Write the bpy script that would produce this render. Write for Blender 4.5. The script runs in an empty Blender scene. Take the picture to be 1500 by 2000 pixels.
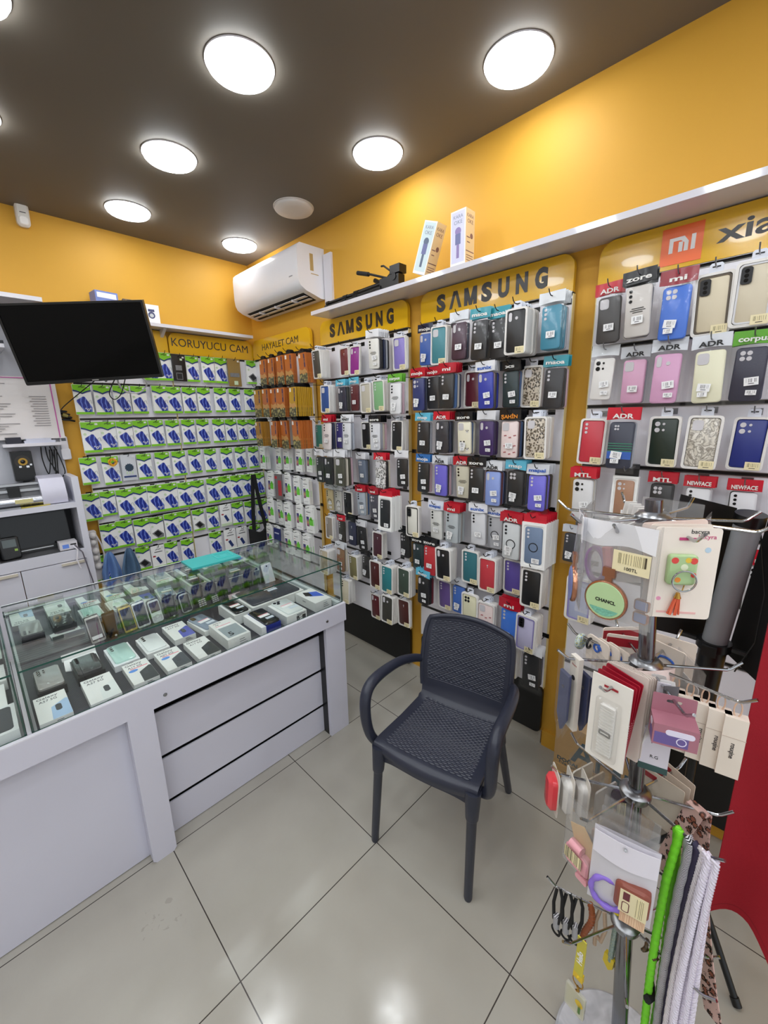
import bpy, math, random
from mathutils import Matrix, Vector
R_ = random.Random(7)
sc = bpy.context.scene
PI = math.pi
# ------------------------------------------------------------------ camera, world, exposure
cam_d = bpy.data.cameras.new('camera')
cam = bpy.data.objects.new('camera', cam_d)
sc.collection.objects.link(cam)
cam.location = (-1.5197, -1.5955, 1.7235)
cam.rotation_euler = (math.radians(76.893), math.radians(1.169), math.radians(-45.536))
cam_d.sensor_fit = 'HORIZONTAL'
cam_d.sensor_width = 36.0
cam_d.lens = 803.14 / 1500 * 36
cam_d.clip_start = 0.02
sc.camera = cam
sc.view_settings.view_transform = 'Standard'
sc.view_settings.look = 'None'
sc.view_settings.gamma = 1
sc.view_settings.use_curve_mapping = False
sc.view_settings.exposure = 0.0
sc.cycles.use_denoising = True
sc.cycles.transparent_max_bounces = 24
sc.cycles.max_bounces = 8
sc.cycles.diffuse_bounces = 4
sc.cycles.glossy_bounces = 5
sc.cycles.caustics_reflective = False
sc.cycles.caustics_refractive = False
sc.cycles.sample_clamp_indirect = 6.0
LAMP = 25.5            # emission of the round ceiling lamps
DAY = 1.0             # daylight fill added through an assumed, unseen open shop front behind the camera
w = bpy.data.worlds.new('daylight'); sc.world = w; w.use_nodes = True
w.node_tree.nodes['Background'].inputs[0].default_value = (0.86, 0.93, 1.0, 1)
w.node_tree.nodes['Background'].inputs[1].default_value = DAY

# ------------------------------------------------------------------ helpers: colour, material
def lin(h):
    if not isinstance(h, str): return tuple(h)
    c = [int(h[i:i + 2], 16) / 255 for i in (0, 2, 4)]
    return tuple(v / 12.92 if v < .04045 else ((v + .055) / 1.055) ** 2.4 for v in c)
MATS = {}
def mat(h, rough=.5, metal=0.0, spec=.5, vary=.06, scale=9.0, coat=0.0, bump=0.0, trans=0.0):
    key = (h, rough, metal, spec, vary, scale, coat, bump, trans)
    if key in MATS: return MATS[key]
    m = bpy.data.materials.new('surface_' + str(h)); m.use_nodes = True
    nt = m.node_tree; b = nt.nodes['Principled BSDF']; c = lin(h)
    tc = nt.nodes.new('ShaderNodeTexCoord'); nz = nt.nodes.new('ShaderNodeTexNoise')
    nz.inputs['Scale'].default_value = scale; nz.inputs['Detail'].default_value = 3
    nt.links.new(tc.outputs['Object'], nz.inputs['Vector'])
    mx = nt.nodes.new('ShaderNodeMix'); mx.data_type = 'RGBA'
    mx.inputs['A'].default_value = (*[v * (1 - vary) for v in c], 1)
    mx.inputs['B'].default_value = (*[min(1, v * (1 + vary)) for v in c], 1)
    nt.links.new(nz.outputs['Fac'], mx.inputs['Factor'])
    nt.links.new(mx.outputs['Result'], b.inputs['Base Color'])
    b.inputs['Roughness'].default_value = rough; b.inputs['Metallic'].default_value = metal
    b.inputs['Specular IOR Level'].default_value = spec; b.inputs['Coat Weight'].default_value = coat
    if trans: b.inputs['Transmission Weight'].default_value = trans
    if bump:
        bp = nt.nodes.new('ShaderNodeBump'); bp.inputs['Strength'].default_value = bump; bp.inputs['Distance'].default_value = .004
        nt.links.new(nz.outputs['Fac'], bp.inputs['Height']); nt.links.new(bp.outputs['Normal'], b.inputs['Normal'])
    MATS[key] = m
    return m
def node_mat(name):
    m = bpy.data.materials.new(name); m.use_nodes = True
    return m, m.node_tree, m.node_tree.nodes['Principled BSDF']
def ramp(nt, src, stops, interp='LINEAR'):
    r = nt.nodes.new('ShaderNodeValToRGB'); r.color_ramp.interpolation = interp
    el = r.color_ramp.elements
    while len(el) < len(stops): el.new(.5)
    for e, (p, c) in zip(el, stops): e.position = p; e.color = (*lin(c), 1)
    nt.links.new(src, r.inputs['Fac']); return r
def math_node(nt, op, a, b=None):
    n = nt.nodes.new('ShaderNodeMath'); n.operation = op
    for i, v in enumerate((a, b)):
        if v is None: continue
        if isinstance(v, (int, float)): n.inputs[i].default_value = v
        else: nt.links.new(v, n.inputs[i])
    return n.outputs[0]
def sheer(name, tint, clear, rough, ior=1.45, body=(.8, .79, .78)):
    """thin clear plastic or glass: lets light through, reflects by its Fresnel angle"""
    m = bpy.data.materials.new(name); m.use_nodes = True; nt = m.node_tree; nt.nodes.clear()
    out = nt.nodes.new('ShaderNodeOutputMaterial'); tr = nt.nodes.new('ShaderNodeBsdfTransparent')
    gl = nt.nodes.new('ShaderNodeBsdfGlossy'); fr = nt.nodes.new('ShaderNodeLayerWeight')
    f0 = ((ior - 1) / (ior + 1)) ** 2
    fz = math_node(nt, 'ADD', math_node(nt, 'MULTIPLY', math_node(nt, 'POWER', fr.outputs['Facing'], 5), 1 - f0), f0)
    tr.inputs['Color'].default_value = (*tint, 1); gl.inputs['Roughness'].default_value = rough
    fr.inputs['Blend'].default_value = .5
    mx = nt.nodes.new('ShaderNodeMixShader'); nt.links.new(fz, mx.inputs[0])
    if clear < 1:
        df = nt.nodes.new('ShaderNodeBsdfPrincipled'); df.inputs['Base Color'].default_value = (*body, 1); df.inputs['Roughness'].default_value = .3
        m2 = nt.nodes.new('ShaderNodeMixShader'); m2.inputs[0].default_value = clear
        nt.links.new(df.outputs[0], m2.inputs[1]); nt.links.new(tr.outputs[0], m2.inputs[2]); nt.links.new(m2.outputs[0], mx.inputs[1])
    else: nt.links.new(tr.outputs[0], mx.inputs[1])
    nt.links.new(gl.outputs[0], mx.inputs[2]); nt.links.new(mx.outputs[0], out.inputs['Surface'])
    return m
def spots(name, base, dark, mid, scale, edge=(.30, .46)):
    m, nt, b = node_mat(name)
    tc = nt.nodes.new('ShaderNodeTexCoord'); v = nt.nodes.new('ShaderNodeTexVoronoi'); nz = nt.nodes.new('ShaderNodeTexNoise')
    v.inputs['Scale'].default_value = scale; nz.inputs['Scale'].default_value = scale * 1.6
    ad = nt.nodes.new('ShaderNodeMix'); ad.data_type = 'RGBA'; ad.blend_type = 'LINEAR_LIGHT'; ad.inputs['Factor'].default_value = .32 / scale
    nt.links.new(tc.outputs['Object'], ad.inputs['A']); nt.links.new(nz.outputs['Color'], ad.inputs['B'])
    nt.links.new(ad.outputs['Result'], v.inputs['Vector'])
    r = ramp(nt, v.outputs['Distance'], [(0, mid), (edge[0], dark), (edge[1], base)], 'CONSTANT')
    nt.links.new(r.outputs[0], b.inputs['Base Color']); b.inputs['Roughness'].default_value = .4
    return m
def stripes(name, a, c, freq, axis='X', duty=.5, rough=.5, coord='Object', rnd=False):
    m, nt, b = node_mat(name)
    tc = nt.nodes.new('ShaderNodeTexCoord'); sp = nt.nodes.new('ShaderNodeSeparateXYZ')
    nt.links.new(tc.outputs[coord], sp.inputs[0])
    x = math_node(nt, 'MULTIPLY', sp.outputs[axis], freq)
    if rnd:
        wn = nt.nodes.new('ShaderNodeTexWhiteNoise'); wn.noise_dimensions = '1D'
        nt.links.new(math_node(nt, 'FLOOR', x), wn.inputs['W']); f = wn.outputs['Value']
    else: f = math_node(nt, 'FRACT', x)
    r = ramp(nt, f, [(0, a), (duty, c)], 'CONSTANT')
    nt.links.new(r.outputs[0], b.inputs['Base Color']); b.inputs['Roughness'].default_value = rough
    return m
# ------------------------------------------------------------------ helpers: mesh
class MB:
    def __init__(s): s.v = []; s.f = []; s.m = []
    def add(s, vs, fs, mi=0, T=None):
        o = len(s.v)
        s.v += [tuple(T @ Vector(v)) if T is not None else tuple(v) for v in vs]
        for f in fs: s.f.append([i + o for i in f]); s.m.append(mi)
        return s
    def box(s, x0, x1, y0, y1, z0, z1, mi=0, T=None):
        v = [(x, y, z) for z in (z0, z1) for y in (y0, y1) for x in (x0, x1)]
        return s.add(v, [(0, 2, 3, 1), (4, 5, 7, 6), (0, 1, 5, 4), (2, 6, 7, 3), (0, 4, 6, 2), (1, 3, 7, 5)], mi, T)
    def prism(s, poly, a, b, mi=0, T=None, ax='y', inset=0.0):
        """polygon in two axes pushed along the third one from a to b (front edge chamfered by inset)"""
        n = len(poly)
        P = (lambda p, q, d: (p, d, q)) if ax == 'y' else ((lambda p, q, d: (p, q, d)) if ax == 'z' else (lambda p, q, d: (d, p, q)))
        cx = sum(p[0] for p in poly) / n; cy = sum(p[1] for p in poly) / n
        hx = max(abs(p[0] - cx) for p in poly) or 1; hy = max(abs(p[1] - cy) for p in poly) or 1
        rings = []
        if inset:
            k = [(cx + (p[0] - cx) * (1 - inset / hx), cy + (p[1] - cy) * (1 - inset / hy)) for p in poly]
            st = inset if b > a else -inset
            rings = [(k, a), (poly, a + st), (poly, b)]
        else: rings = [(poly, a), (poly, b)]
        vs = [P(p[0], p[1], d) for ring, d in rings for p in ring]
        fs = [list(range(n)), list(range((len(rings) - 1) * n, len(rings) * n))[::-1]]
        for r in range(len(rings) - 1):
            for i in range(n):
                j = (i + 1) % n; fs.append((r * n + j, r * n + i, (r + 1) * n + i, (r + 1) * n + j))
        return s.add(vs, fs, mi, T)
    def ring(s, outer, inner, a, b, mi=0, T=None, ax='y'):
        n = len(outer)
        P = (lambda p, d: (p[0], d, p[1])) if ax == 'y' else ((lambda p, d: (p[0], p[1], d)) if ax == 'z' else (lambda p, d: (d, p[0], p[1])))
        vs = [P(p, d) for d in (a, b) for q in (outer, inner) for p in q]
        fs = []
        for i in range(n):
            j = (i + 1) % n
            fs += [(i, j, n + j, n + i), (2 * n + i, 3 * n + i, 3 * n + j, 2 * n + j), (i, 2 * n + i, 2 * n + j, j), (n + i, n + j, 3 * n + j, 3 * n + i)]
        return s.add(vs, fs, mi, T)
    def tube(s, path, r, n=8, mi=0, T=None, closed=False, flat=1.0):
        P = [Vector(p) for p in path]; L = len(P); vs = []; up = None
        rr = r if isinstance(r, (list, tuple)) else [r] * L
        for i in range(L):
            a = P[(i - 1) % L] if (closed or i > 0) else P[i]; b = P[(i + 1) % L] if (closed or i < L - 1) else P[i]
            t = (b - a).normalized()
            if up is None: up = Vector((0, 0, 1)) if abs(t.z) < .9 else Vector((1, 0, 0))
            sd = t.cross(up)
            sd = sd.normalized() if sd.length > 1e-6 else t.orthogonal().normalized()
            up = sd.cross(t).normalized()
            for k in range(n):
                an = 2 * PI * k / n; vs.append(P[i] + sd * math.cos(an) * rr[i] * flat + up * math.sin(an) * rr[i])
        fs = []
        for i in range(L if closed else L - 1):
            i2 = (i + 1) % L
            for k in range(n): fs.append((i * n + k, i * n + (k + 1) % n, i2 * n + (k + 1) % n, i2 * n + k))
        if not closed: fs += [list(range(n))[::-1], list(range((L - 1) * n, L * n))]
        return s.add(vs, fs, mi, T)
    def lathe(s, prof, n=24, mi=0, T=None):
        vs = [(r * math.cos(2 * PI * k / n), r * math.sin(2 * PI * k / n), z) for r, z in prof for k in range(n)]
        fs = [(i * n + k, i * n + (k + 1) % n, (i + 1) * n + (k + 1) % n, (i + 1) * n + k) for i in range(len(prof) - 1) for k in range(n)]
        fs += [list(range(n))[::-1], list(range((len(prof) - 1) * n, len(prof) * n))]
        return s.add(vs, fs, mi, T)
    def grid(s, fn, nu, nv, mi=0, T=None):
        vs = [fn(i / nu, j / nv) for j in range(nv + 1) for i in range(nu + 1)]
        fs = [(j * (nu + 1) + i, j * (nu + 1) + i + 1, (j + 1) * (nu + 1) + i + 1, (j + 1) * (nu + 1) + i) for j in range(nv) for i in range(nu)]
        return s.add(vs, fs, mi, T)
    def shell(s, fn, nu, nv, th, mi=0, T=None):
        """a sheet with thickness: front fn(u,v), back pushed along the sheet normal"""
        F = [Vector(fn(i / nu, j / nv)) for j in range(nv + 1) for i in range(nu + 1)]; W = nu + 1; B = []
        for j in range(nv + 1):
            for i in range(nu + 1):
                a = F[j * W + min(i + 1, nu)] - F[j * W + max(i - 1, 0)]; b = F[min(j + 1, nv) * W + i] - F[max(j - 1, 0) * W + i]
                nn = a.cross(b); nn = nn.normalized() if nn.length > 1e-9 else Vector((0, 1, 0)); B.append(F[j * W + i] - nn * th)
        N = len(F); fs = []
        for j in range(nv):
            for i in range(nu):
                q = (j * W + i, j * W + i + 1, (j + 1) * W + i + 1, (j + 1) * W + i); fs += [q, tuple(N + k for k in q[::-1])]
        edge = [i for i in range(W)] + [j * W + nu for j in range(1, nv + 1)] + [nv * W + i for i in range(nu - 1, -1, -1)] + [j * W for j in range(nv - 1, 0, -1)]
        for a, b in zip(edge, edge[1:] + edge[:1]): fs.append((b, a, N + a, N + b))
        return s.add(F + B, fs, mi, T)
    def text(s, body, size, depth=.0004, mi=0, T=None, bold=0.0, width=None, ax='y'):
        """raised lettering centred on the origin, reading along +x, facing -y (ax='y') or +z (ax='z')"""
        c = bpy.data.curves.new('t', 'FONT'); c.body = body; c.size = size; c.extrude = depth; c.offset = bold; c.resolution_u = 3
        o = bpy.data.objects.new('t', c); sc.collection.objects.link(o)
        me = o.to_mesh()
        vs = [v.co.copy() for v in me.vertices]; fs = [tuple(p.vertices) for p in me.polygons]
        o.to_mesh_clear(); bpy.data.objects.remove(o); bpy.data.curves.remove(c)
        if not vs: return s
        x0 = min(v.x for v in vs); x1 = max(v.x for v in vs); y0 = min(v.y for v in vs); y1 = max(v.y for v in vs)
        k = width / (x1 - x0) if width else 1
        out = []
        for v in vs:
            x = (v.x - (x0 + x1) / 2) * k; y = v.y - (y0 + y1) / 2
            out.append((x, -v.z, y) if ax == 'y' else (x, y, v.z))
        return s.add(out, fs, mi, T)
    def mesh(s, name, angle=40):
        me = bpy.data.meshes.new(name); me.from_pydata(s.v, [], s.f)
        me.polygons.foreach_set('material_index', s.m)
        me.validate(); me.update()
        import bmesh
        bm = bmesh.new(); bm.from_mesh(me); bmesh.ops.recalc_face_normals(bm, faces=bm.faces); bm.to_mesh(me); bm.free()
        me.polygons.foreach_set('use_smooth', [True] * len(me.polygons))
        me.set_sharp_from_angle(angle=math.radians(angle))
        return me
COL = sc.collection
def put(name, me, mats, parent=None, loc=None, rot=None):
    """link a mesh (an MB or a finished mesh shared by copies) as one object with its own materials"""
    if isinstance(me, MB): me = me.mesh(name)
    o = bpy.data.objects.new(name, me); COL.objects.link(o)
    mats = mats if isinstance(mats, (list, tuple)) else [mats]
    while len(me.materials) < len(mats): me.materials.append(mats[len(me.materials)])
    for i, m in enumerate(mats):
        if me.materials[i] is not m: o.material_slots[i].link = 'OBJECT'; o.material_slots[i].material = m
    if parent is not None: o.parent = parent
    if loc is not None: o.location = loc
    if rot is not None: o.rotation_euler = rot
    return o
def tag(o, label=None, cat=None, group=None, kind=None):
    if label: o['label'] = label
    if cat: o['category'] = cat
    if group: o['group'] = group
    if kind: o['kind'] = kind
    return o
def thing(name, label, cat, loc=(0, 0, 0), rot=(0, 0, 0), group=None, scale=None):
    o = bpy.data.objects.new(name, None); COL.objects.link(o); o.location = loc; o.rotation_euler = rot; o.empty_display_size = .02
    if scale: o.scale = (scale,) * 3
    return tag(o, label, cat, group)
def copy_tree(o, parent=None):
    c = o.copy(); COL.objects.link(c)
    if parent is not None: c.parent = parent
    for ch in list(o.children): copy_tree(ch, c)
    return c
def rrect(w, h, r, n=4, cx=0, cy=0):
    out = []
    for sx, sy, a0 in ((1, 1, 0), (-1, 1, 90), (-1, -1, 180), (1, -1, 270)):
        for k in range(n + 1):
            a = math.radians(a0 + 90 * k / n)
            out.append((cx + sx * (w / 2 - r) + r * math.cos(a), cy + sy * (h / 2 - r) + r * math.sin(a)))
    return out
def circ(r, n=16, cx=0, cy=0): return [(cx + r * math.cos(2 * PI * k / n), cy + r * math.sin(2 * PI * k / n)) for k in range(n)]
def TL(x=0, y=0, z=0): return Matrix.Translation((x, y, z))
def RX(a): return Matrix.Rotation(math.radians(a), 4, 'X')
def RY(a): return Matrix.Rotation(math.radians(a), 4, 'Y')
def RZ(a): return Matrix.Rotation(math.radians(a), 4, 'Z')
def spl(arr, s):
    n = len(arr) - 1; x = max(0, min(n - 1e-6, s * n)); i = int(x); f = x - i
    g = lambda k: Vector(arr[max(0, min(n, k))]) if isinstance(arr[0], (tuple, list, Vector)) else arr[max(0, min(n, k))]
    p0, p1, p2, p3 = g(i - 1), g(i), g(i + 1), g(i + 2)
    return .5 * ((2 * p1) + (-p0 + p2) * f + (2 * p0 - 5 * p1 + 4 * p2 - p3) * f * f + (-p0 + 3 * p1 - 3 * p2 + p3) * f ** 3)
def curve(path, per=7):
    n = (len(path) - 1) * per; return [spl(path, k / n) for k in range(n + 1)]
ORD = ['', 'first', 'second', 'third', 'fourth', 'fifth', 'sixth', 'seventh', 'eighth', 'ninth', 'tenth', 'eleventh', 'twelfth', 'thirteenth', 'fourteenth']

# ------------------------------------------------------------------ shared materials
WHITE = mat('d9d6dc', .28, vary=.02)
WHITE_PANEL = mat('dcdbe4', .22, vary=.02)
CARTON_WHITE = mat('f0f0ee', .4, vary=.02)
GREY_W = mat('c9c9ce', .4)
BLACK = mat('0c0c0d', .35); BLACK_GLOSS = mat('070708', .12); BLACK_MATT = mat('101012', .7)
CHROME = mat('b9babd', .14, 1.0); DARK_CHROME = mat('84858a', .2, 1.0); STEEL = mat('9a9b9e', .3, 1.0); ALU = mat('bcbdbf', .35, .9)
GOLD = mat('c79a4a', .25, 1.0); ROSE = mat('c98f73', .25, 1.0)
MILKY = mat('e6e3df', .22, vary=.02); TABM = mat('dfe3ee', .3, vary=.02)
STICKER = stripes('barcode_cream', 'e9dcae', '4b4232', 1400, 'X', .62, .5, rnd=True)
STICKER_W = stripes('barcode_white', 'f0eff0', '3a3a3e', 1400, 'X', .6, .5, rnd=True)
PAPER_CREAM = mat('e8dcb4', .6, vary=.02); PAPER_WHITE = mat('ececec', .6, vary=.02)
FILM = sheer('clear_film', (.985, .985, .985), .99, .10, 1.36)
BLISTER = sheer('clear_blister', (.95, .95, .95), .86, .12, 1.45)
GLASS = sheer('case_glass', (.972, .99, .982), 1, .0, 1.5)
GLASS_EDGE = mat('1d4a40', .1, vary=.1)
HOLE = mat('cfccd0', .3, vary=.02); LENS = mat('08080a', .08); LENS_RING = mat('6d6d72', .25, .8)
LEOPARD = spots('leopard_print', 'c3b7a6', '12100f', '8f7a5e', 115, (.26, .47))
LEOPARD_W = spots('white_leopard_print', 'e3e1df', '0e0e10', 'd3d0cc', 90, (.30, .5))
LEOPARD_P = spots('pink_leopard_print', 'd9b4ab', '140d0c', 'a0624f', 60)

# ------------------------------------------------------------------ room shell
XW, YW, ZC = .384, 1.82, 2.95
X0, Y0 = -4.6, -4.2
m, nt, b = node_mat('floor_tiles')
tc = nt.nodes.new('ShaderNodeTexCoord'); sp = nt.nodes.new('ShaderNodeSeparateXYZ'); nt.links.new(tc.outputs['Object'], sp.inputs[0])
gx = math_node(nt, 'ABSOLUTE', math_node(nt, 'SUBTRACT', math_node(nt, 'FRACT', math_node(nt, 'DIVIDE', math_node(nt, 'ADD', sp.outputs['X'], 60.3), .6)), .5))
gy = math_node(nt, 'ABSOLUTE', math_node(nt, 'SUBTRACT', math_node(nt, 'FRACT', math_node(nt, 'DIVIDE', math_node(nt, 'ADD', sp.outputs['Y'], 60.3), .6)), .5))
gr = math_node(nt, 'LESS_THAN', math_node(nt, 'MINIMUM', gx, gy), .0030)
nz = nt.nodes.new('ShaderNodeTexNoise'); nz.inputs['Scale'].default_value = 2.2; nz.inputs['Detail'].default_value = 6; nt.links.new(tc.outputs['Object'], nz.inputs['Vector'])
n2 = nt.nodes.new('ShaderNodeTexNoise'); n2.inputs['Scale'].default_value = 9; n2.inputs['Detail'].default_value = 8; nt.links.new(tc.outputs['Object'], n2.inputs['Vector'])
n3 = nt.nodes.new('ShaderNodeTexNoise'); n3.inputs['Scale'].default_value = 38; n3.inputs['Detail'].default_value = 5; nt.links.new(tc.outputs['Object'], n3.inputs['Vector'])
base = ramp(nt, nz.outputs['Fac'], [(.3, '9f9a90'), (.7, 'aca89e')])
scuff = ramp(nt, n2.outputs['Fac'], [(.70, (0, 0, 0)), (.80, (.5, .5, .5))])
mxs = nt.nodes.new('ShaderNodeMix'); mxs.data_type = 'RGBA'; nt.links.new(scuff.outputs[0], mxs.inputs['Factor'])
nt.links.new(base.outputs[0], mxs.inputs['A']); mxs.inputs['B'].default_value = (*lin('9b968d'), 1)
mx = nt.nodes.new('ShaderNodeMix'); mx.data_type = 'RGBA'; nt.links.new(gr, mx.inputs['Factor'])
nt.links.new(mxs.outputs['Result'], mx.inputs['A']); mx.inputs['B'].default_value = (*lin('3b3430'), 1)
nt.links.new(mx.outputs['Result'], b.inputs['Base Color'])
ds = nt.nodes.new('ShaderNodeVectorMath'); ds.operation = 'DISTANCE'; ds.inputs[1].default_value = (-1.32, -.24, 0); nt.links.new(tc.outputs['Object'], ds.inputs[0])
st = math_node(nt, 'MULTIPLY', math_node(nt, 'LESS_THAN', ds.outputs['Value'], .07), math_node(nt, 'GREATER_THAN', n3.outputs['Fac'], .60))
sm = nt.nodes.new('ShaderNodeMix'); sm.data_type = 'RGBA'; nt.links.new(math_node(nt, 'MULTIPLY', st, .26), sm.inputs['Factor']); nt.links.new(mx.outputs['Result'], sm.inputs['A']); sm.inputs['B'].default_value = (*lin('6d675e'), 1)
nt.links.new(sm.outputs['Result'], b.inputs['Base Color'])
rr = ramp(nt, n2.outputs['Fac'], [(.35, (.10,) * 3), (.75, (.24,) * 3)]); nt.links.new(rr.outputs[0], b.inputs['Roughness'])
FLOOR = m
WALLM = mat('d39f38', .55, vary=.025, scale=1.5, spec=.3)
CEILM = mat('6e685f', .62, vary=.04, scale=1.2, spec=.3)
def struct(name, mb, ms, **k): return tag(put(name, mb, ms, **k), kind='structure')
struct('floor', MB().box(X0, XW + .1, Y0, YW + .1, -.1, 0), FLOOR)
struct('ceiling', MB().box(X0, XW + .1, Y0, YW + .1, ZC, ZC + .1), CEILM)
struct('wall_right', MB().box(XW, XW + .1, Y0, YW + .1, 0, ZC), WALLM)
struct('wall_back', MB().box(X0, XW, YW, YW + .1, 0, ZC), WALLM)
struct('wall_left', MB().box(X0 - .1, X0, Y0, YW + .1, 0, ZC), mat('d8d5d0', .6))
SKIRT = mat('b5b0a5', .25, vary=.05)
struct('baseboard_right', MB().box(XW - .012, XW, -.86, YW, 0, .075), SKIRT)
struct('trim_1', MB().box(XW - .016, XW, -.952, -.868, 0, .09), WALLM)          # yellow boxed skirting of the wall strip between two boards
struct('baseboard_back', MB().box(-.9, XW - .012, YW - .012, YW, 0, .075), SKIRT)

# ------------------------------------------------------------------ ceiling lamps
EMIT, nt, b = node_mat('lamp_diffuser_lit')
b.inputs['Base Color'].default_value = (.9, .9, .9, 1); b.inputs['Emission Color'].default_value = (.93, .97, 1.0, 1); b.inputs['Emission Strength'].default_value = LAMP
OFFM = mat('d8d4d2', .45, vary=.02)
diff = MB().lathe([(.112, 0), (.112, -.016), (.107, -.0205), (.06, -.0225), (.001, -.023)], 48).mesh('diffuser')
rim = MB().ring(circ(.119, 48), circ(.113, 48), -.005, 0, ax='z').mesh('rim')
def lamp(x, y, label, lit=True):
    t = thing('ceiling_lamp', label, 'ceiling lamp', (x, y, ZC), group='round flush ceiling lamps')
    put('diffuser', diff, EMIT if lit else OFFM, t)
    put('rim', rim, WHITE if lit else OFFM, t)
LL = {(.12, .735): 'unlit round white ceiling lamp next to the air conditioner', (.14, 1.455): 'lit round ceiling lamp nearest the room corner',
      (.12, .02): 'lit round ceiling lamp above the middle case board, beyond the largest right one', (.11, -.70): 'large lit round ceiling lamp at upper right beside the yellow wall',
      (-.588, 0): 'largest lit round ceiling lamp at upper left of centre', (-.584, .716): 'lit round ceiling lamp in the middle of the left row',
      (-.578, 1.428): 'lit round ceiling lamp nearest the back wall in the left row', (-1.30, .275): 'lit round ceiling lamp cut off at the top left corner', (-1.285, .95): 'lit round ceiling lamp barely showing at the left picture edge'}
for (x, y), lb in LL.items(): lamp(x, y, lb, y != .735)
for x in (.11, -.588, -1.29, -2.0, -2.7, -3.4):  # unseen lamps added to carry the grid on and light the room
    for y in ((-.70, -2.84, -3.5) if x > 0 else (-.70, -1.42, -2.13, -2.84, -3.5)) if x > -1 else (-.45, -1.15, -1.85, -2.55, .95, .275, -3.3):
        if (x, y) in ((.11, -.70), (-1.29, .95), (-1.29, .275)): continue
        lamp(x, y, 'lit round ceiling lamp added in unseen rows behind and beside the viewpoint')

# ------------------------------------------------------------------ slat display boards with signs
XB, YB = .352, 1.79                       # front planes of the boards on the right and back wall
SIGN = mat('dfae1c', .16, vary=.015, coat=.3); SIGN_EDGE = mat('e8d9a0', .4)
LET = mat('33302e', .3); LET_THIN = mat('2c2822', .4); MI_ORANGE = mat('ef6a2c', .25)
SLAT = mat('eceaf0', .3, vary=.02); GROOVE = mat('2a2928', .5); RAILM = mat('8a8783', .3, .7); KICK = mat('0d0d0d', .45)
RAILS = (2.2, 1.975, 1.745, 1.505, 1.275, 1.025, .79, .555, .345)
def board(label, wpos, width, letters, kick=True, rot=-PI / 2, slats=None, sign_r=.055):
    """local x runs to the viewer's right along the wall, front faces local -y, wpos is the left end at the floor"""
    t = thing('display_board', label, 'display board', wpos, (0, 0, rot), 'slat display boards on the walls')
    th = .022
    s = MB(); g = MB(); e = MB()
    for a, c in zip(RAILS[:-1], RAILS[1:]): s.box(0, width, 0, th, c + .006, a - .007)
    put('slat_panel', s, SLAT, t)
    for r in RAILS[:-1]:
        g = MB().box(0, width, .010, th, r - .007, r + .006, 0).box(0, width, -.002, .010, r - .0085, r - .006, 1).box(0, width, -.002, .010, r + .005, r + .0075, 1)
        put('rail', g, [GROOVE, RAILM], t)
    if kick:
        k = rrect(width, .27, .03, 4, width / 2, .345 - .135); k = [(x, min(z, .344)) if z > .3 else (x, z) for x, z in k]
        put('kick_plate', MB().prism(k, 0, th - .004), KICK, t)
    e.box(-.003, 0, -.001, th, .345, 2.2).box(width, width + .003, -.001, th, .345, 2.2)
    put('edge_strip', e, SIGN_EDGE, t)
    top = [(0, 2.208)] + [(sign_r - sign_r * math.cos(a), 2.356 - sign_r + sign_r * math.sin(a)) for a in [PI / 2 * k / 8 for k in range(9)]]
    top += [(width - x, z) for x, z in top[::-1]]
    sg = put('sign', MB().prism(top[::-1], -.004, th - .004), SIGN, t)
    if letters: letters(sg, width)
    return t
def caps(sg, width):
    """the wide black capitals; the A is drawn without its bar"""
    def tri(cx): return [(cx - .037, 2.246), (cx - .0115, 2.326), (cx + .0115, 2.326), (cx + .037, 2.246), (cx + .021, 2.246), (cx, 2.311), (cx - .021, 2.246)]
    xs = [.135 + k * .0885 for k in range(7)]
    mb = MB()
    for ch, x in zip('SAMSUNG', xs):
        if ch == 'M':
            L = x - .036; R2 = x + .036; b_ = 2.246; t_ = 2.326
            mb.box(L, L + .019, -.0055, -.004, b_, t_).box(R2 - .019, R2, -.0055, -.004, b_, t_)
            mb.prism([(L + .002, t_), (L + .021, t_), (x + .008, b_), (x - .008, b_)], -.0056, -.004).prism([(R2 - .021, t_), (R2 - .002, t_), (x + .008, b_), (x - .008, b_)], -.0057, -.004)
            continue
        if ch == 'A':
            p = tri(x)
            mb.prism([p[0], p[1], p[5], p[6]], -.0055, -.004); mb.prism([p[1], p[2], p[5]], -.0055, -.004); mb.prism([p[2], p[3], p[4], p[5]], -.0055, -.004)
        else: mb.text(ch, .104, .0008, 0, TL(x, -.0048, 2.286), bold=.0036 if ch == 'M' else .006, width=.074 if ch == 'M' else .056)
    put('lettering', mb, LET, sg)
def thin(word, x, wd, size=.062):
    def f(sg, width): put('lettering', MB().text(word, size, .0006, 0, TL(x, -.0046, 2.291), width=wd), LET_THIN, sg)
    return f
def mi_sign(sg, width):
    lo = MB().box(.205, .325, -.0055, -.004, 2.222, 2.340, 0)
    for a, c in ((.229, .241), (.257, .269), (.2925, .3045)): lo.box(a, c, -.0065, -.0055, 2.259, 2.306 if a != .257 else 2.290, 1)
    lo.prism([(.229, 2.306), (.229, 2.295), (.262, 2.295), (.273, 2.286), (.273, 2.259), (.285, 2.259), (.285, 2.288), (.272, 2.306)], -.0066, -.0055, 1)
    put('logo', lo, [MI_ORANGE, PAPER_WHITE], sg)
    put('lettering', MB().text('xiaomi', .085, .0006, 0, TL(.53, -.0046, 2.285), bold=.0015, width=.335), LET, sg)
board('white slat board in the corner under the thin lettered yellow sign', (XB, 1.772, 0), .815, thin('HAYALET CAM', .41, .515, .068))
board('left board of phone cases on the right wall under a bold lettered yellow sign', (XB, .838, 0), .800, caps)
board('middle board of phone cases behind the armchair under the largest bold lettered sign', (XB, -.058, 0), .803, caps)
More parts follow.
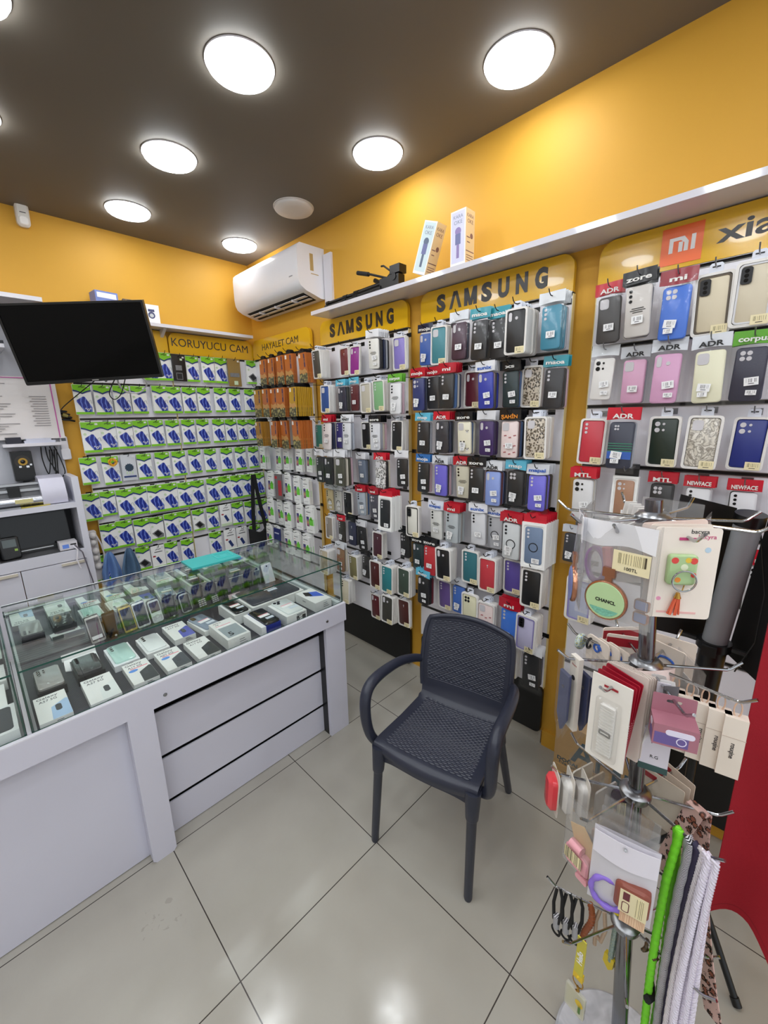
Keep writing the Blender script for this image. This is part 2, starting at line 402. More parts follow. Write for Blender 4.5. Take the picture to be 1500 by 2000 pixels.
board('right board of phone cases behind the rotating rack, its sign with an orange square', (XB, -.956, 0), .80, mi_sign)
board('back wall board of green headed packets next to the corner', (-.318, YB, 0), .674, thin('KORUYUCU CAM', .322, .605, .082), rot=0)
board('back wall board of green headed packets partly hidden by the television', (-.94, YB, 0), .612, None, rot=0)

# ------------------------------------------------------------------ hanging packs
W_ROW = ['', 'top', 'second', 'third', 'fourth', 'fifth', 'sixth', 'seventh', 'bottom']
BOARD_NAME = {'C': 'corner board', 'L': 'left board', 'M': 'middle board', 'R': 'right board', 'B': 'back wall'}
def stick(x, z, w, h, y=-.0006): return MB().box(x - w / 2, x + w / 2, y, y + .0005, z - h / 2, z + h / 2).box(x - w * .36, x + w * .36, y - .0002, y, z - h * .12, z + h * .34, 1).box(x - w * .2, x + w * .2, y - .0002, y, z - h * .32, z - h * .24, 2)
G = {}
def geo(key, fn):
    if key not in G: G[key] = fn().mesh(key[0] if isinstance(key, tuple) else key)
    return G[key]
BODY = rrect(.096, .178, .012, 4, 0, -.107)
def g_tray():
    mb = MB().ring(BODY, rrect(.081, .163, .009, 4, 0, -.107), 0, .0115)
    mb.ring(rrect(.0865, .1685, .010, 4, 0, -.107), rrect(.081, .163, .009, 4, 0, -.107), -.0012, .0)
    return mb.prism(BODY, .0112, .0122)
def g_tab(): return MB().prism([(-.017, -.018), (.017, -.018), (.017, .004), (.012, .009), (-.012, .009), (-.017, .004)], .009, .0098).box(-.010, .010, .0085, .0089, -.0035, .0005, 1)
def g_case(w, h, zc, th): return MB().prism(rrect(w, h, .011, 4, 0, zc), .001, .001 + th, inset=.0022)
def cut_shapes(d, x0, zt):
    """camera openings and prints of one case, x0 its left edge, zt its top edge"""
    mb = MB(); y0, y1 = -.0004, .0022
    lens = lambda x, z, r=.0052: mb.prism(circ(r, 12, x, z), y0, y1, 0)
    if d in (0, 6, 8):
        for k in range(3): lens(x0 + .015, zt - .014 - .0155 * k)
    if d == 6: mb.ring(circ(.021, 24, 0, zt - .09), circ(.0175, 24, 0, zt - .09), y0, y1, 1)
    if d == 8:
        for k, wd in enumerate((.036, .046, .03)): mb.box(-wd / 2, wd / 2, y0, y1, zt - .070 - .006 * k, zt - .068 - .006 * k, 1)
    if d in (1, 3, 4, 5, 10): mb.prism(rrect(.030, .034, .008, 4, x0 + .021, zt - .024), y0, y1, 0)
    if d == 2: mb.prism(rrect(.014, .034, .0069, 4, x0 + .014, zt - .024), y0, y1, 0); mb.prism(circ(.0062, 14, .002, zt - .030), y0, y1, 0)
    if d == 3:
        for x, z, s in ((-.010, -.105, 1), (.016, -.135, .7), (.018, -.048, .6), (-.016, -.142, .5)):
            mb.prism(circ(.011 * s, 14, x, zt + z), y0, y1, 2)
            for q in (-1, 1): mb.prism(circ(.0042 * s, 8, x + q * .009 * s, zt + z + .009 * s), y0 - .0002, y1, 1); mb.prism(circ(.003 * s, 8, x + q * .004 * s, zt + z + .001), y0 - .0003, y1, 1)
    if d == 5:
        for k in range(9):
            x, z = (-.022 + .022 * (k % 3), zt - .062 - .036 * (k // 3) - .008 * (k % 2)); mb.prism(circ(.0026, 8, x, z), y0, y1, 3); mb.prism(circ(.0026, 8, x + .006, z + .001), y0, y1, 3)
    if d == 9:
        for k in range(4): lens(x0 + .018 + .008 * (k % 2), zt - .014 - .010 * (k // 2), .0034)
        for k, c in ((0, 4), (1, 5), (2, 5), (3, 4), (4, 6), (5, 6), (6, 6)): mb.box(-.037, .037, y0, y1, zt - .074 - .0085 * k, zt - .071 - .0085 * k + (.006 if c == 6 else 0), c)
    if d == 11:
        for k in range(2): lens(x0 + .017, zt - .018 - .021 * k, .0082); lens(x0 + .036, zt - .018 - .021 * k, .0042)
    if d == 12:
        for k in range(4): lens(x0 + .017 + .016 * (k % 2), zt - .016 - .016 * (k // 2), .0066)
    if d == 13: mb.prism(circ(.0035, 10, 0, zt - .030), y0, y1, 0); mb.box(-.001, .001, y0, y1, zt - .042, zt - .035, 0)
    if d == 7:
        mb.prism(rrect(.026, .046, .007, 4, x0 + .018, zt - .030), y0 - .002, y1, 1)
        for k in range(3): mb.prism(circ(.0055, 12, x0 + .018, zt - .018 - .0125 * k), y0 - .0024, y1, 0)
    return mb
def g_frame(w, h, zc): return MB().ring(rrect(w, h, .011, 4, 0, zc), rrect(w - .010, h - .010, .007, 4, 0, zc), -.0006, .002)
STK_C = [PAPER_CREAM, STICKER, mat('4b4232', .6)]; STK_W = [PAPER_WHITE, STICKER_W, mat('3a3a3e', .6)]
RED_D = mat('a32430', .4); GREEN_D = mat('2c7f62', .4); BLUE_D = mat('2f5fb8', .4); BLK_D = mat('17171a', .4); WHT_D = mat('e6e4e0', .4)
HOLED = mat('242328', .2)
def case_mats(d, hexc):
    c = mat(hexc, .38, vary=.03)
    dark = lin(hexc)[0] + lin(hexc)[1] + lin(hexc)[2] > 1.25
    cut = [LENS if (dark and d in (0, 8, 11, 6, 12, 7)) else HOLE, BLK_D, WHT_D, RED_D, GREEN_D, GREEN_D, BLUE_D]
    if d == 4: c = LEOPARD_W if hexc == 'e8e8e8' else LEOPARD
    if d == 10: c = MARBLE
    return c, cut
MARBLE, nt, b = node_mat('marble_print')
tc = nt.nodes.new('ShaderNodeTexCoord'); nz = nt.nodes.new('ShaderNodeTexNoise'); nz.inputs['Scale'].default_value = 22; nz.inputs['Distortion'].default_value = 2.5; nz.inputs['Detail'].default_value = 6
nt.links.new(tc.outputs['Object'], nz.inputs['Vector']); r = ramp(nt, nz.outputs['Fac'], [(.42, 'cfc8ba'), (.5, '837c72'), (.56, 'd8d2c6')]); nt.links.new(r.outputs[0], b.inputs['Base Color']); b.inputs['Roughness'].default_value = .2
def frame_mat(cn): return mat({'black': '161616', 'gold': '5b5145', 'silve': 'cfcfd2', 'lilac': '8f86bd'}.get(cn[:5].strip(), '161616'), .3) if not cn.startswith('black') else BLK_D
def g_film():
    q = random.Random(3)
    def f(u, v):
        x = -.051 + .102 * u; z = -.012 - .198 * v; bow = math.sin(PI * u) ** .5 * math.sin(PI * min(1, v * 1.05)) ** .5
        return (x + .001 * math.sin(9 * v + 2), -.0012 - .0035 * bow - .0016 * math.sin(17 * u + 23 * v) * bow, z)
    mb = MB().grid(f, 8, 14)
    return mb.grid(lambda u, v: (-.051 + .102 * u, .0118 + .0006 * math.sin(11 * u + 5 * v), -.012 - .198 * v), 4, 6)
def g_head(txt, var):
    wob = .0015 * var
    mb = MB()
    def f(u, v): return (-.050 + .1 * u, -.0018 + .0022 * math.sin(6 * u + var) - .002 * v, .012 - .042 * v - .004 * math.sin(PI * u) * (var - 1) * v)
    mb.shell(f, 10, 3, -.0006)
    if txt: mb.text(txt, .021, .0002, 1, TL(0, -.0068, -.0165), bold=.0006, width=min(.075, .017 * len(txt) + .012))
    return mb
def hook(where, rotz, loc, length, label, m=None, r=.0021):
    t = tag(put('display_hook', geo(('display_hook', round(length, 2)), lambda: MB().tube([(0, .004, .0), (0, -round(length, 2), -.004), (0, -round(length, 2) - .012, .004), (0, -round(length, 2) - .02, .016)], r, 6).box(-.016, .016, -.002, .002, -.012, .010)), m or HOOKM, None, loc, (0, 0, rotz)), label, 'hook', 'wire hooks on ' + where)
    return t
HOOKM = mat('1b1b1c', .35, .6)
def clam(lbl, cn, hexc, d, loc, rot, sc_, group, front=True, grp_stack=None):
    t = thing('phone_case_pack', lbl, 'phone case', loc, rot, group, sc_)
    put('tray', geo('tray', g_tray), MILKY, t)
    put('hang_tab', geo('hang_tab', g_tab), [TABM, BLK_D], t)
    c, cut = case_mats(d, hexc)
    cs = put('phone_case', geo('phone_case', lambda: g_case(.079, .161, -.107, .0085)), c, t)
    if front:
        mb = geo(('camera_opening', d, 'c'), lambda: cut_shapes(d, -.0395, -.0265))
        put('camera_opening', mb, cut, cs)
        if d == 7: put('case_frame', geo('case_frame', lambda: g_frame(.079, .161, -.107)), frame_mat(cn), cs)
        put('price_sticker', geo('price_sticker', lambda: stick(.022, -.180, .040, .027, -.0022)), STK_C, t)
    return t
def bag(lbl, cn, hexc, d, hdr, txt, loc, rot, sc_, group, front=True):
    t = thing('phone_case_pack', lbl, 'phone case', loc, rot, group, sc_)
    c, cut = case_mats(d, hexc)
    cs = put('phone_case', geo('bag_case', lambda: g_case(.076, .158, -.115, .0095)), c, t); cs.name = 'phone_case'
    hm = mat(hdr or 'd5d8dc', .22, vary=.05)
    tm = WHT_D if sum(lin(hdr or 'd5d8dc')) < 1.5 else (BLUE_D if txt in ('mapai', 'sunix') else BLK_D)
    if txt == '\u015eAH\u0130N': tm = mat('e08a2a', .4)
    put('header_card', geo(('header_card', txt if front else '', len(txt) % 3), lambda: g_head(txt if front else '', len(txt) % 3)), [hm, tm], t)
    if front:
        mb = geo(('camera_opening', d, 'b'), lambda: cut_shapes(d, -.038, -.036))
        put('camera_opening', mb, cut, cs)
        put('plastic_bag', geo('plastic_bag', g_film), FILM, t)
        k = (len(lbl) * 7 + len(txt)) % 3
        put('price_sticker', geo(('price_sticker', 'b', k), lambda: stick(-.006 + .008 * k, -.135 - .006 * k, .034, .024, -.0064)), STK_W, t, rot=(0, .12 * (k - 1), 0))
        if k != 1: put('price_sticker', geo(('price_sticker', 'b2', k), lambda: stick(.014 - .012 * k, -.168, .026, .015, -.0064)), STK_W, t)
    return t
def carton_pack(lbl, cn, hexc, d, loc, rot, sc_, group, front=True):
    t = thing('phone_case_box', lbl, 'phone case', loc, rot, group, sc_)
    bx = MB().ring(rrect(.108, .205, .002, 4, 0, -.1325), rrect(.090, .180, .010, 4, 0, -.1325), 0, .004).box(-.054, .054, .004, .020, -.235, -.03)
    put('carton', geo('window_carton', lambda: bx), CARTON_WHITE, t)
    put('hang_tab', geo('carton_tab', lambda: MB().prism([(-.05, -.03), (.05, -.03), (.05, .004), (.014, .004), (.010, .012), (-.010, .012), (-.014, .004), (-.05, .004)], .008, .0088)), mat('c01f30' if d == 6 or cn == 'black' else '1a1a1d', .3), t)
    if front:
        c, cut = case_mats(d, hexc)
        cs = put('phone_case', geo('box_case', lambda: MB().prism(rrect(.078, .166, .011, 4, 0, -.1325), .0008, .0045, inset=.0012)), c, t)
        put('camera_opening', geo(('camera_opening', d, 'x'), lambda: cut_shapes(d, -.039, -.050)), cut, cs)
        put('price_sticker', geo('box_sticker', lambda: stick(.012, -.200, .034, .022, -.0016)), STK_W, t)
    return t
FOLIAGE, nt, b = node_mat('printed_foliage')
tc = nt.nodes.new('ShaderNodeTexCoord'); nz = nt.nodes.new('ShaderNodeTexVoronoi'); nz.inputs['Scale'].default_value = 60
nt.links.new(tc.outputs['Object'], nz.inputs['Vector']); r = ramp(nt, nz.outputs['Distance'], [(0, 'd8cf9a'), (.35, '8f8350'), (.6, '4a4436'), (.9, '2d3326')]); nt.links.new(r.outputs[0], b.inputs['Base Color']); b.inputs['Roughness'].default_value = .3
PURP = mat('3d2f55', .4); COPPER = mat('cf9a5c', .3, .3)
def packet(lbl, cn, hexc, loc, rot, sc_, group):
    t = thing('screen_film_packet', lbl, 'packet', loc, rot, group, sc_)
    def g():
        mb = MB().box(-.044, .044, 0, .006, -.210, -.020, 0)
        mb.prism([(-.044, -.210), (.044, -.210), (.044, -.152), (.02, -.150), (.0, -.158), (-.02, -.149), (-.044, -.156)], -.0003, 0, 1)
        mb.prism([(-.044, -.152), (-.022, -.146), (.0, -.160), (.022, -.146), (.044, -.150), (.044, -.142), (.02, -.120), (-.01, -.130), (-.044, -.118)], -.0002, 0, 3)
        mb.box(.016, .029, -.0003, 0, -.112, -.028, 2)
        mb.text('GLASS', .010, .0002, 3, TL(.0225, -.0005, -.07) @ RY(90)).box(-.038, -.020, -.0003, 0, -.050, -.026, 4)
        return mb
    put('packet', geo('orange_packet', g), [mat(hexc, .28, vary=.06), FOLIAGE, PURP, COPPER, WHT_D], t)
    put('hang_tab', geo('packet_tab', lambda: MB().prism([(-.030, -.020), (.030, -.020), (.022, .0), (.010, .008), (-.010, .008), (-.022, .0)], .002, .0032)), BLK_D, t)
    return t
GREEN_L = mat('6fd03c', .35, vary=.03); SCREEN_P, nt, b = node_mat('printed_phone_screen')
tc = nt.nodes.new('ShaderNodeTexCoord'); sp = nt.nodes.new('ShaderNodeSeparateXYZ'); nt.links.new(tc.outputs['Object'], sp.inputs[0])
r = ramp(nt, math_node(nt, 'MULTIPLY', math_node(nt, 'ADD', sp.outputs['Z'], .165), 11), [(0, '4d2a68'), (.35, 'b06a86'), (.5, 'c9a06a'), (.8, '55408f'), (1, '2b3a7c')]); nt.links.new(r.outputs[0], b.inputs['Base Color'])
def green_box(lbl, d, loc, rot, sc_, group):
    t = thing('screen_protector_box', lbl, 'packet', loc, rot, group, sc_)
    def g():
        mb = MB().box(-.043, .043, 0, .010, -.200, -.015, 0)
        if d == 0:
            mb.box(-.002, .043, -.0003, 0, -.140, -.090, 2).prism(circ(.012, 14, .020, -.086), -.0003, 0, 2)
            mb.box(-.034, -.004, -.0004, 0, -.150, -.075, 3).box(-.031, -.007, -.0006, 0, -.146, -.079, 1)
            for k in range(4): mb.box(-.026 + .014 * k, -.019 + .014 * k, -.0003, 0, -.180, -.177, 3)
            mb.box(-.03, .02, -.0003, 0, -.040, -.036, 3).box(-.034, -.016, -.0003, 0, -.060, -.057, 4)
        elif d == 1: mb.box(-.002, .040, -.0003, 0, -.17, -.06, 4).box(-.04, -.01, -.0003, 0, -.05, -.03, 4)
        else: mb.box(-.02, .02, -.0003, 0, -.105, -.085, 0).box(-.03, .03, -.0003, 0, -.06, -.05, 2)
        return mb
    base = [CARTON_WHITE, mat('6d6668', .3), mat('27306f', .3)][d]
    put('carton', geo(('green_box', d), g), [base, SCREEN_P if d == 0 else base, GREEN_L if d == 0 else mat('c9cbe0', .4), BLK_D, mat('b03038', .4)], t)
    put('hang_tab', geo('green_tab', lambda: MB().prism([(-.043, -.015), (.043, -.015), (.043, .003), (.012, .010), (-.012, .010), (-.043, .003)], .0045, .0055)), CARTON_WHITE, t)
    return t
LIME = mat('7fc528', .3, vary=.05); NAVYP = mat('22356f', .35); BLUEP, nt, b = node_mat('printed_blue_phone')
tc = nt.nodes.new('ShaderNodeTexCoord'); nz = nt.nodes.new('ShaderNodeTexWave'); nz.inputs['Scale'].default_value = 14; nz.inputs['Distortion'].default_value = 6
nt.links.new(tc.outputs['Object'], nz.inputs['Vector']); r = ramp(nt, nz.outputs['Fac'], [(0, '1d2d86'), (.8, '2b3c9c'), (.97, '6f86d6')]); nt.links.new(r.outputs[0], b.inputs['Base Color']); b.inputs['Roughness'].default_value = .3
GREYP = mat('77787a', .3, vary=.3, scale=60)
def g_pack(d):
    mb = MB()
    mb.shell(lambda u, v: (-.054 + .108 * u, -.001 - .003 * math.sin(PI * u) * math.sin(PI * v), -.208 * v + .006), 6, 6, -.004, 0)
    y = -.0046
    if d in (0, 4):
        mb.prism([(-.053, .004), (.053, .004), (.053, -.030), (.03, -.036), (.0, -.050), (-.03, -.036), (-.053, -.030)], y, -.0015, 1)
        mb.prism([(-.053, -.030), (-.03, -.036), (0, -.050), (.03, -.036), (.053, -.030), (.053, -.040), (.03, -.046), (0, -.060), (-.03, -.046), (-.053, -.040)], y - .0002, -.0015, 2)
        mb.box(-.053, .053, y, -.0015, -.200, -.184, 1)
        mb.prism(circ(.009, 12, -.036, -.076), y, -.0015, 6)
        if d == 0:
            mb.prism([(-.040, -.102), (.002, -.076), (.012, -.079), (.047, -.150), (.044, -.183), (.002, -.184), (-.002, -.178), (-.041, -.112)], y, -.0015, 3)
            for x, z, r_ in ((.022, -.168, .008), (.008, -.160, .005), (.036, -.160, .005)): mb.prism(circ(r_, 10, x, z), y - .0004, -.0015, 0); mb.prism(circ(r_ * .55, 8, x, z), y - .0007, -.0015, 2)
            mb.tube([(.026, y, -.135), (.034, y, -.105), (.045, y, -.100), (.050, y, -.125)], .0008, 4, 5)
        else:
            mb.prism([(-.044, -.135), (.006, -.105), (.048, -.150), (.046, -.178), (-.002, -.182)], y, -.0015, 4); mb.prism([(-.030, -.136), (.004, -.114), (.036, -.150), (.0, -.172)], y - .0003, -.0015, 5)
        mb.tube([(-.018, y, -.012), (-.004, y, -.008), (.004, y, -.013), (.02, y, -.010)], .0022, 4, 5)
    elif d == 1: mb.box(-.03, .02, y, -.0015, -.19, -.135, 4).box(-.026, .016, y - .0003, -.0015, -.185, -.14, 5).box(-.03, .02, y, -.0015, -.115, -.075, 4).box(.01, .028, y, -.0015, -.035, -.02, 6)
    elif d == 2: mb.box(-.04, .04, y, -.0015, -.13, -.1, 4).box(-.01, .022, y - .0003, -.0015, -.19, -.16, 6)
    elif d == 3: mb.box(-.03, .034, y, -.0015, -.052, -.047, 5).prism([(-.024, -.105), (-.002, -.092), (.026, -.150), (.004, -.163)], y, -.0015, 2).box(-.044, -.024, y, -.0015, -.092, -.08, 7).box(-.052, .052, y, -.0015, -.2, -.176, 6).tube([(-.02, y, -.03), (-.004, y, -.022), (.008, y, -.028), (.024, y, -.022)], .002, 4, 5)
    elif d == 5:
        mb.prism([(.034 * math.cos(k * PI / 12) * (1 if k % 2 else .84), -.098 + .034 * math.sin(k * PI / 12) * (1 if k % 2 else .84)) for k in range(24)], y, -.0015, 4)
        for x in (-.02, 0, .02): mb.box(x - .004, x + .004, y - .0003, -.0015, -.15, -.13, 6)
        mb.box(-.045, .045, y, -.0015, -.178, -.165, 2)
    return mb
def protector(lbl, d, loc, rot, sc_, group, front=True):
    t = thing('screen_protector_pack', lbl, 'packet', loc, rot, group, sc_)
    base = [CARTON_WHITE, mat('151515', .3), mat('8f7440', .35), CARTON_WHITE, CARTON_WHITE, mat('cfd2d8', .3)][d]
    put('pouch', geo(('pouch', d), lambda: g_pack(d)), [base, LIME, NAVYP, BLUEP, GREYP if d != 5 else mat('2a3f52', .4), BLK_D, mat('c9dcb8', .4), RED_D], t)
    if front: put('price_sticker', geo('pouch_sticker', lambda: stick(.036, -.010, .016, .012, -.0056)), STK_W, t)
    return t

def hang(bk, rows):
    rotz = 0 if bk == 'B' else -PI / 2
    bn = BOARD_NAME[bk]; idx = {}; hi = {}; tot = {}
    for e in rows: tot[e[0]] = tot.get(e[0], 0) + 1
    for r, k, a, z, off, h, cn, hx, d, hdr, txt, n in rows:
        i = hi[r] = hi.get(r, 0) + 1
        pos = ORD[i] + ' from left'
        rail = max(q for q in RAILS[:-1] if q < 3)
        rail = min(RAILS[:-1], key=lambda q: abs(q - (z + .045)))
        top = {'c': .018, 'b': .036, 'x': .030, 'o': .020, 'g': .015, 'p': -.006}[k]
        sc_ = h / {'c': .178, 'b': .158, 'x': .205, 'o': .19, 'g': .185, 'p': .208}[k]
        zz = z + top * sc_
        step = {'c': .0137, 'b': .0168, 'x': .0215, 'o': .0075, 'g': .0115, 'p': .0065}[k] * sc_
        n = max(1, min(n, int((off - .012) / step) + 1)) if k != 'p' else n
        def at(dist): return (a, YB - dist, zz) if bk == 'B' else (XB - dist, a, zz)
        grp = 'packs hanging on the ' + bn
        where = f'{W_ROW[r]} row of {bn}, {pos}'
        hook('the ' + bn, rotz, (a, YB, zz) if bk == 'B' else (XB, a, zz), off + .018, ('grey' if bk == 'R' else 'black') + f' wire hook on the {where}', HOOKM if bk != 'R' else STEEL)
        for s in range(n):
            fr = s == 0
            g2 = grp if fr else f'packs behind the front one, {where}'
            jit = (R_.uniform(-.05, .05), R_.uniform(-.035, .035), rotz + R_.uniform(-.06, .06)) if fr else (0, R_.uniform(-.008, .008), rotz)
            if k == 'p': jit = (0, R_.uniform(-.015, .015), R_.uniform(-.02, .05))
            p = at(off - s * step) if k != 'p' else at(off - .016 - s * step + (.012 if i % 2 else 0))
            if k != 'p' and not fr: p = (p[0], p[1] + R_.uniform(-.003, .003), p[2])
            beh = f'pack hanging behind the front one, {where}'
            pool = ['1b1b1e', 'b9b4ae', '28304a', 'a9adb8', '6a2a35', 'd0c8b8', '3b5f8f', '4a4a46', 'c9a9b4', '202226']
            c2 = hx if R_.random() < .3 else R_.choice(pool)
            if k == 'c': clam(f'{cn} phone case in clear blister, {where}' if fr else 'blister ' + beh, cn, hx if fr else c2, d if fr else 0, p, jit, sc_, g2 if not fr else grp, fr)
            elif k == 'b': bag(f'{cn} bagged phone case, {where}' if fr else 'bagged ' + beh, cn, hx if fr else c2, d if fr else 0, hdr, txt, p, jit, sc_, g2, fr)
            elif k == 'x': carton_pack(f'{cn} phone case in white box, {where}' if fr else 'boxed ' + beh, cn, hx, d, p, jit, sc_, g2, fr)
            elif k == 'o': packet(f'{cn} printed packet, {where}' if fr else f'{cn} ' + beh, cn, hx, p, jit, sc_, g2)
            elif k == 'g': green_box(f'{cn} slim box, {where}' if fr else 'slim ' + beh, d if fr else 0, p, jit, sc_, g2)
            elif k == 'p':
                nm = {0: 'green headed packet with blue phone', 4: 'green headed packet with grey phone', 1: 'black packet', 2: 'gold packet', 3: 'white packet', 5: 'white packet with dark gear'}[d]
                protector(f'{nm}, {where}' if fr else f'packet behind the front one, {where}', d, p, jit, sc_, g2, fr)
PK = {}
PK['M'] = [
 (1, 'b', -0.142, 2.139, 0.071, 0.156, 'blue', '2f5cae', 2, '141c38', 'moja', 1),
 (1, 'c', -0.271, 2.151, 0.125, 0.181, 'teal', '3f7f8a', 1, '', '', 3),
 (1, 'b', -0.397, 2.144, 0.134, 0.164, 'plum', '3d1c33', 2, 'cfd2d8', '', 2),
 (1, 'b', -0.52, 2.133, 0.149, 0.167, 'black', '17171b', 0, '2c8f9e', 'maoa', 2),
 (1, 'b', -0.6, 2.127, 0.131, 0.163, 'black', '16161a', 0, '2c8f9e', 'maoai', 2),
 (1, 'c', -0.709, 2.145, 0.181, 0.18, 'black marble', '1a1a1c', 2, '', '', 8),
 (1, 'b', -0.843, 2.134, 0.152, 0.163, 'sea blue', '3a86a0', 0, 'd5d8dc', '', 4),
 (2, 'b', -0.148, 1.914, 0.14, 0.165, 'navy', '232f6a', 11, 'b01c2c', 'moja', 2),
 (2, 'b', -0.228, 1.915, 0.119, 0.159, 'black', '17171b', 0, 'b01c2c', 'mojo', 3),
 (2, 'b', -0.348, 1.919, 0.157, 0.164, 'black', '1b1b1d', 0, 'b01c2c', 'mi', 4),
 (2, 'c', -0.438, 1.929, 0.071, 0.175, 'maroon', '5b1f2c', 2, '', '', 1),
 (2, 'b', -0.546, 1.909, 0.141, 0.161, 'royal blue', '2b3aa8', 2, 'e6e6ea', 'sunix', 4),
 (2, 'b', -0.655, 1.906, 0.112, 0.156, 'dark green', '173035', 0, '16181c', 'xs', 4),
 (2, 'c', -0.745, 1.924, 0.078, 0.176, 'leopard print', 'b8a78f', 4, '', '', 1),
 (2, 'b', -0.86, 1.901, 0.117, 0.159, 'black', '1c1b20', 0, '2c8f9e', 'maoa', 3),
 (3, 'b', -0.174, 1.688, 0.127, 0.163, 'black', '19191e', 0, '5fb4cf', 'map', 2),
 (3, 'b', -0.308, 1.693, 0.142, 0.161, 'charcoal', '2b2c34', 2, 'c01f30', 'ADR', 4),
 (3, 'b', -0.428, 1.689, 0.127, 0.158, 'cream panda print', 'ece6cf', 3, '17171a', 'zore', 4),
 (3, 'b', -0.553, 1.691, 0.124, 0.16, 'purple', '3d2363', 2, 'dcdce0', '', 3),
 (3, 'b', -0.684, 1.691, 0.146, 0.162, 'cherry print', 'e9d6d3', 5, '17171a', '\u015eAH\u0130N', 4),
 (3, 'c', -0.808, 1.709, 0.159, 0.179, 'leopard print', 'c9c6c0', 4, '', '', 6),
 (4, 'b', -0.168, 1.47, 0.118, 0.161, 'black', '17181b', 0, '2f6fb5', 'moja', 2),
 (4, 'b', -0.306, 1.47, 0.149, 0.162, 'periwinkle', '6f66cf', 0, 'cfd2d8', 'ADR', 4),
 (4, 'b', -0.431, 1.471, 0.137, 0.162, 'beige', 'cfc9b4', 8, 'b01c2c', 'ADR', 3),
 (4, 'b', -0.524, 1.473, 0.151, 0.165, 'black', '18191c', 0, '1a1a1d', 'zore', 3),
 (4, 'b', -0.608, 1.459, 0.143, 0.161, 'pale periwinkle', '8ba0dd', 2, 'd3d6db', 'ADR', 4),
 (4, 'b', -0.72, 1.47, 0.137, 0.16, 'black', '1d1d1f', 12, '5fb4cf', 'map', 4),
 (4, 'b', -0.82, 1.459, 0.133, 0.157, 'violet blue', '6f69d6', 0, 'd9dce2', 'mapai', 5),
 (5, 'c', -0.094, 1.221, 0.127, 0.183, 'black rimmed clear', 'd9d7cd', 7, '', '', 2),
 (5, 'b', -0.274, 1.226, 0.144, 0.165, 'white', 'd8d8d4', 8, 'dfe3ee', 'mapai', 2),
 (5, 'b', -0.386, 1.229, 0.152, 0.163, 'clear grey', 'b5bcc0', 8, 'b8202f', 'mi', 4),
 (5, 'b', -0.535, 1.249, 0.145, 0.163, 'white', 'd5d6da', 0, 'e9e9ee', 'sunix', 3),
 (5, 'b', -0.616, 1.236, 0.118, 0.161, 'grey ringed', 'b4b5ba', 6, 'e9e9ee', 'sunix', 2),
 (5, 'b', -0.721, 1.227, 0.157, 0.174, 'white ringed', 'd4d8da', 6, 'b8202f', 'ADR', 3),
 (5, 'x', -0.839, 1.256, 0.178, 0.207, 'slate blue ringed', '6b7d98', 6, 'c01f30', 'ADR', 6),
 (6, 'b', -0.124, 1.0, 0.118, 0.161, 'dark green', '172b30', 2, '1a1a1d', 'zore', 2),
 (6, 'b', -0.24, 1.014, 0.149, 0.167, 'red', 'c02a33', 0, '1a1a1d', 'zore', 2),
 (6, 'c', -0.342, 1.031, 0.17, 0.184, 'black', '141416', 2, '', '', 5),
 (6, 'c', -0.489, 1.04, 0.131, 0.184, 'teal', '2f6a74', 0, '', '', 2),
 (6, 'c', -0.601, 1.03, 0.148, 0.18, 'red', 'b8353f', 13, '', '', 5),
 (6, 'c', -0.706, 1.03, 0.092, 0.177, 'purple', '5a4a9a', 0, '', '', 2),
 (6, 'c', -0.839, 1.037, 0.167, 0.184, 'black', '121214', 0, '', '', 5),
 (7, 'b', -0.198, 0.819, 0.154, 0.166, 'black', '141416', 2, '5fb4cf', 'map', 3),
 (7, 'c', -0.294, 0.805, 0.083, 0.175, 'mauve', '6b5590', 0, '', '', 2),
 (7, 'b', -0.404, 0.807, 0.1, 0.158, 'blue', '3d6cc0', 0, 'cfd2d8', '', 2),
 (7, 'c', -0.499, 0.808, 0.141, 0.192, 'cream', 'd7d3b4', 12, '', '', 1),
 (7, 'c', -0.603, 0.792, 0.151, 0.186, 'pink cherry print', 'e2cfcb', 5, '', '', 3),
 (7, 'b', -0.735, 0.8, 0.157, 0.183, 'bright blue', '3e78d8', 0, 'b01c2c', 'mi', 3),
 (7, 'c', -0.829, 0.807, 0.173, 0.187, 'lilac rimmed clear', 'b9b4cf', 7, '', '', 5),
 (8, 'c', -0.71, 0.564, 0.084, 0.171, 'cream', 'd3cbb5', 0, '', '', 3),
 (8, 'b', -0.856, 0.607, 0.157, 0.171, 'black', '1b1b1d', 0, 'dcdce0', '', 3),
]
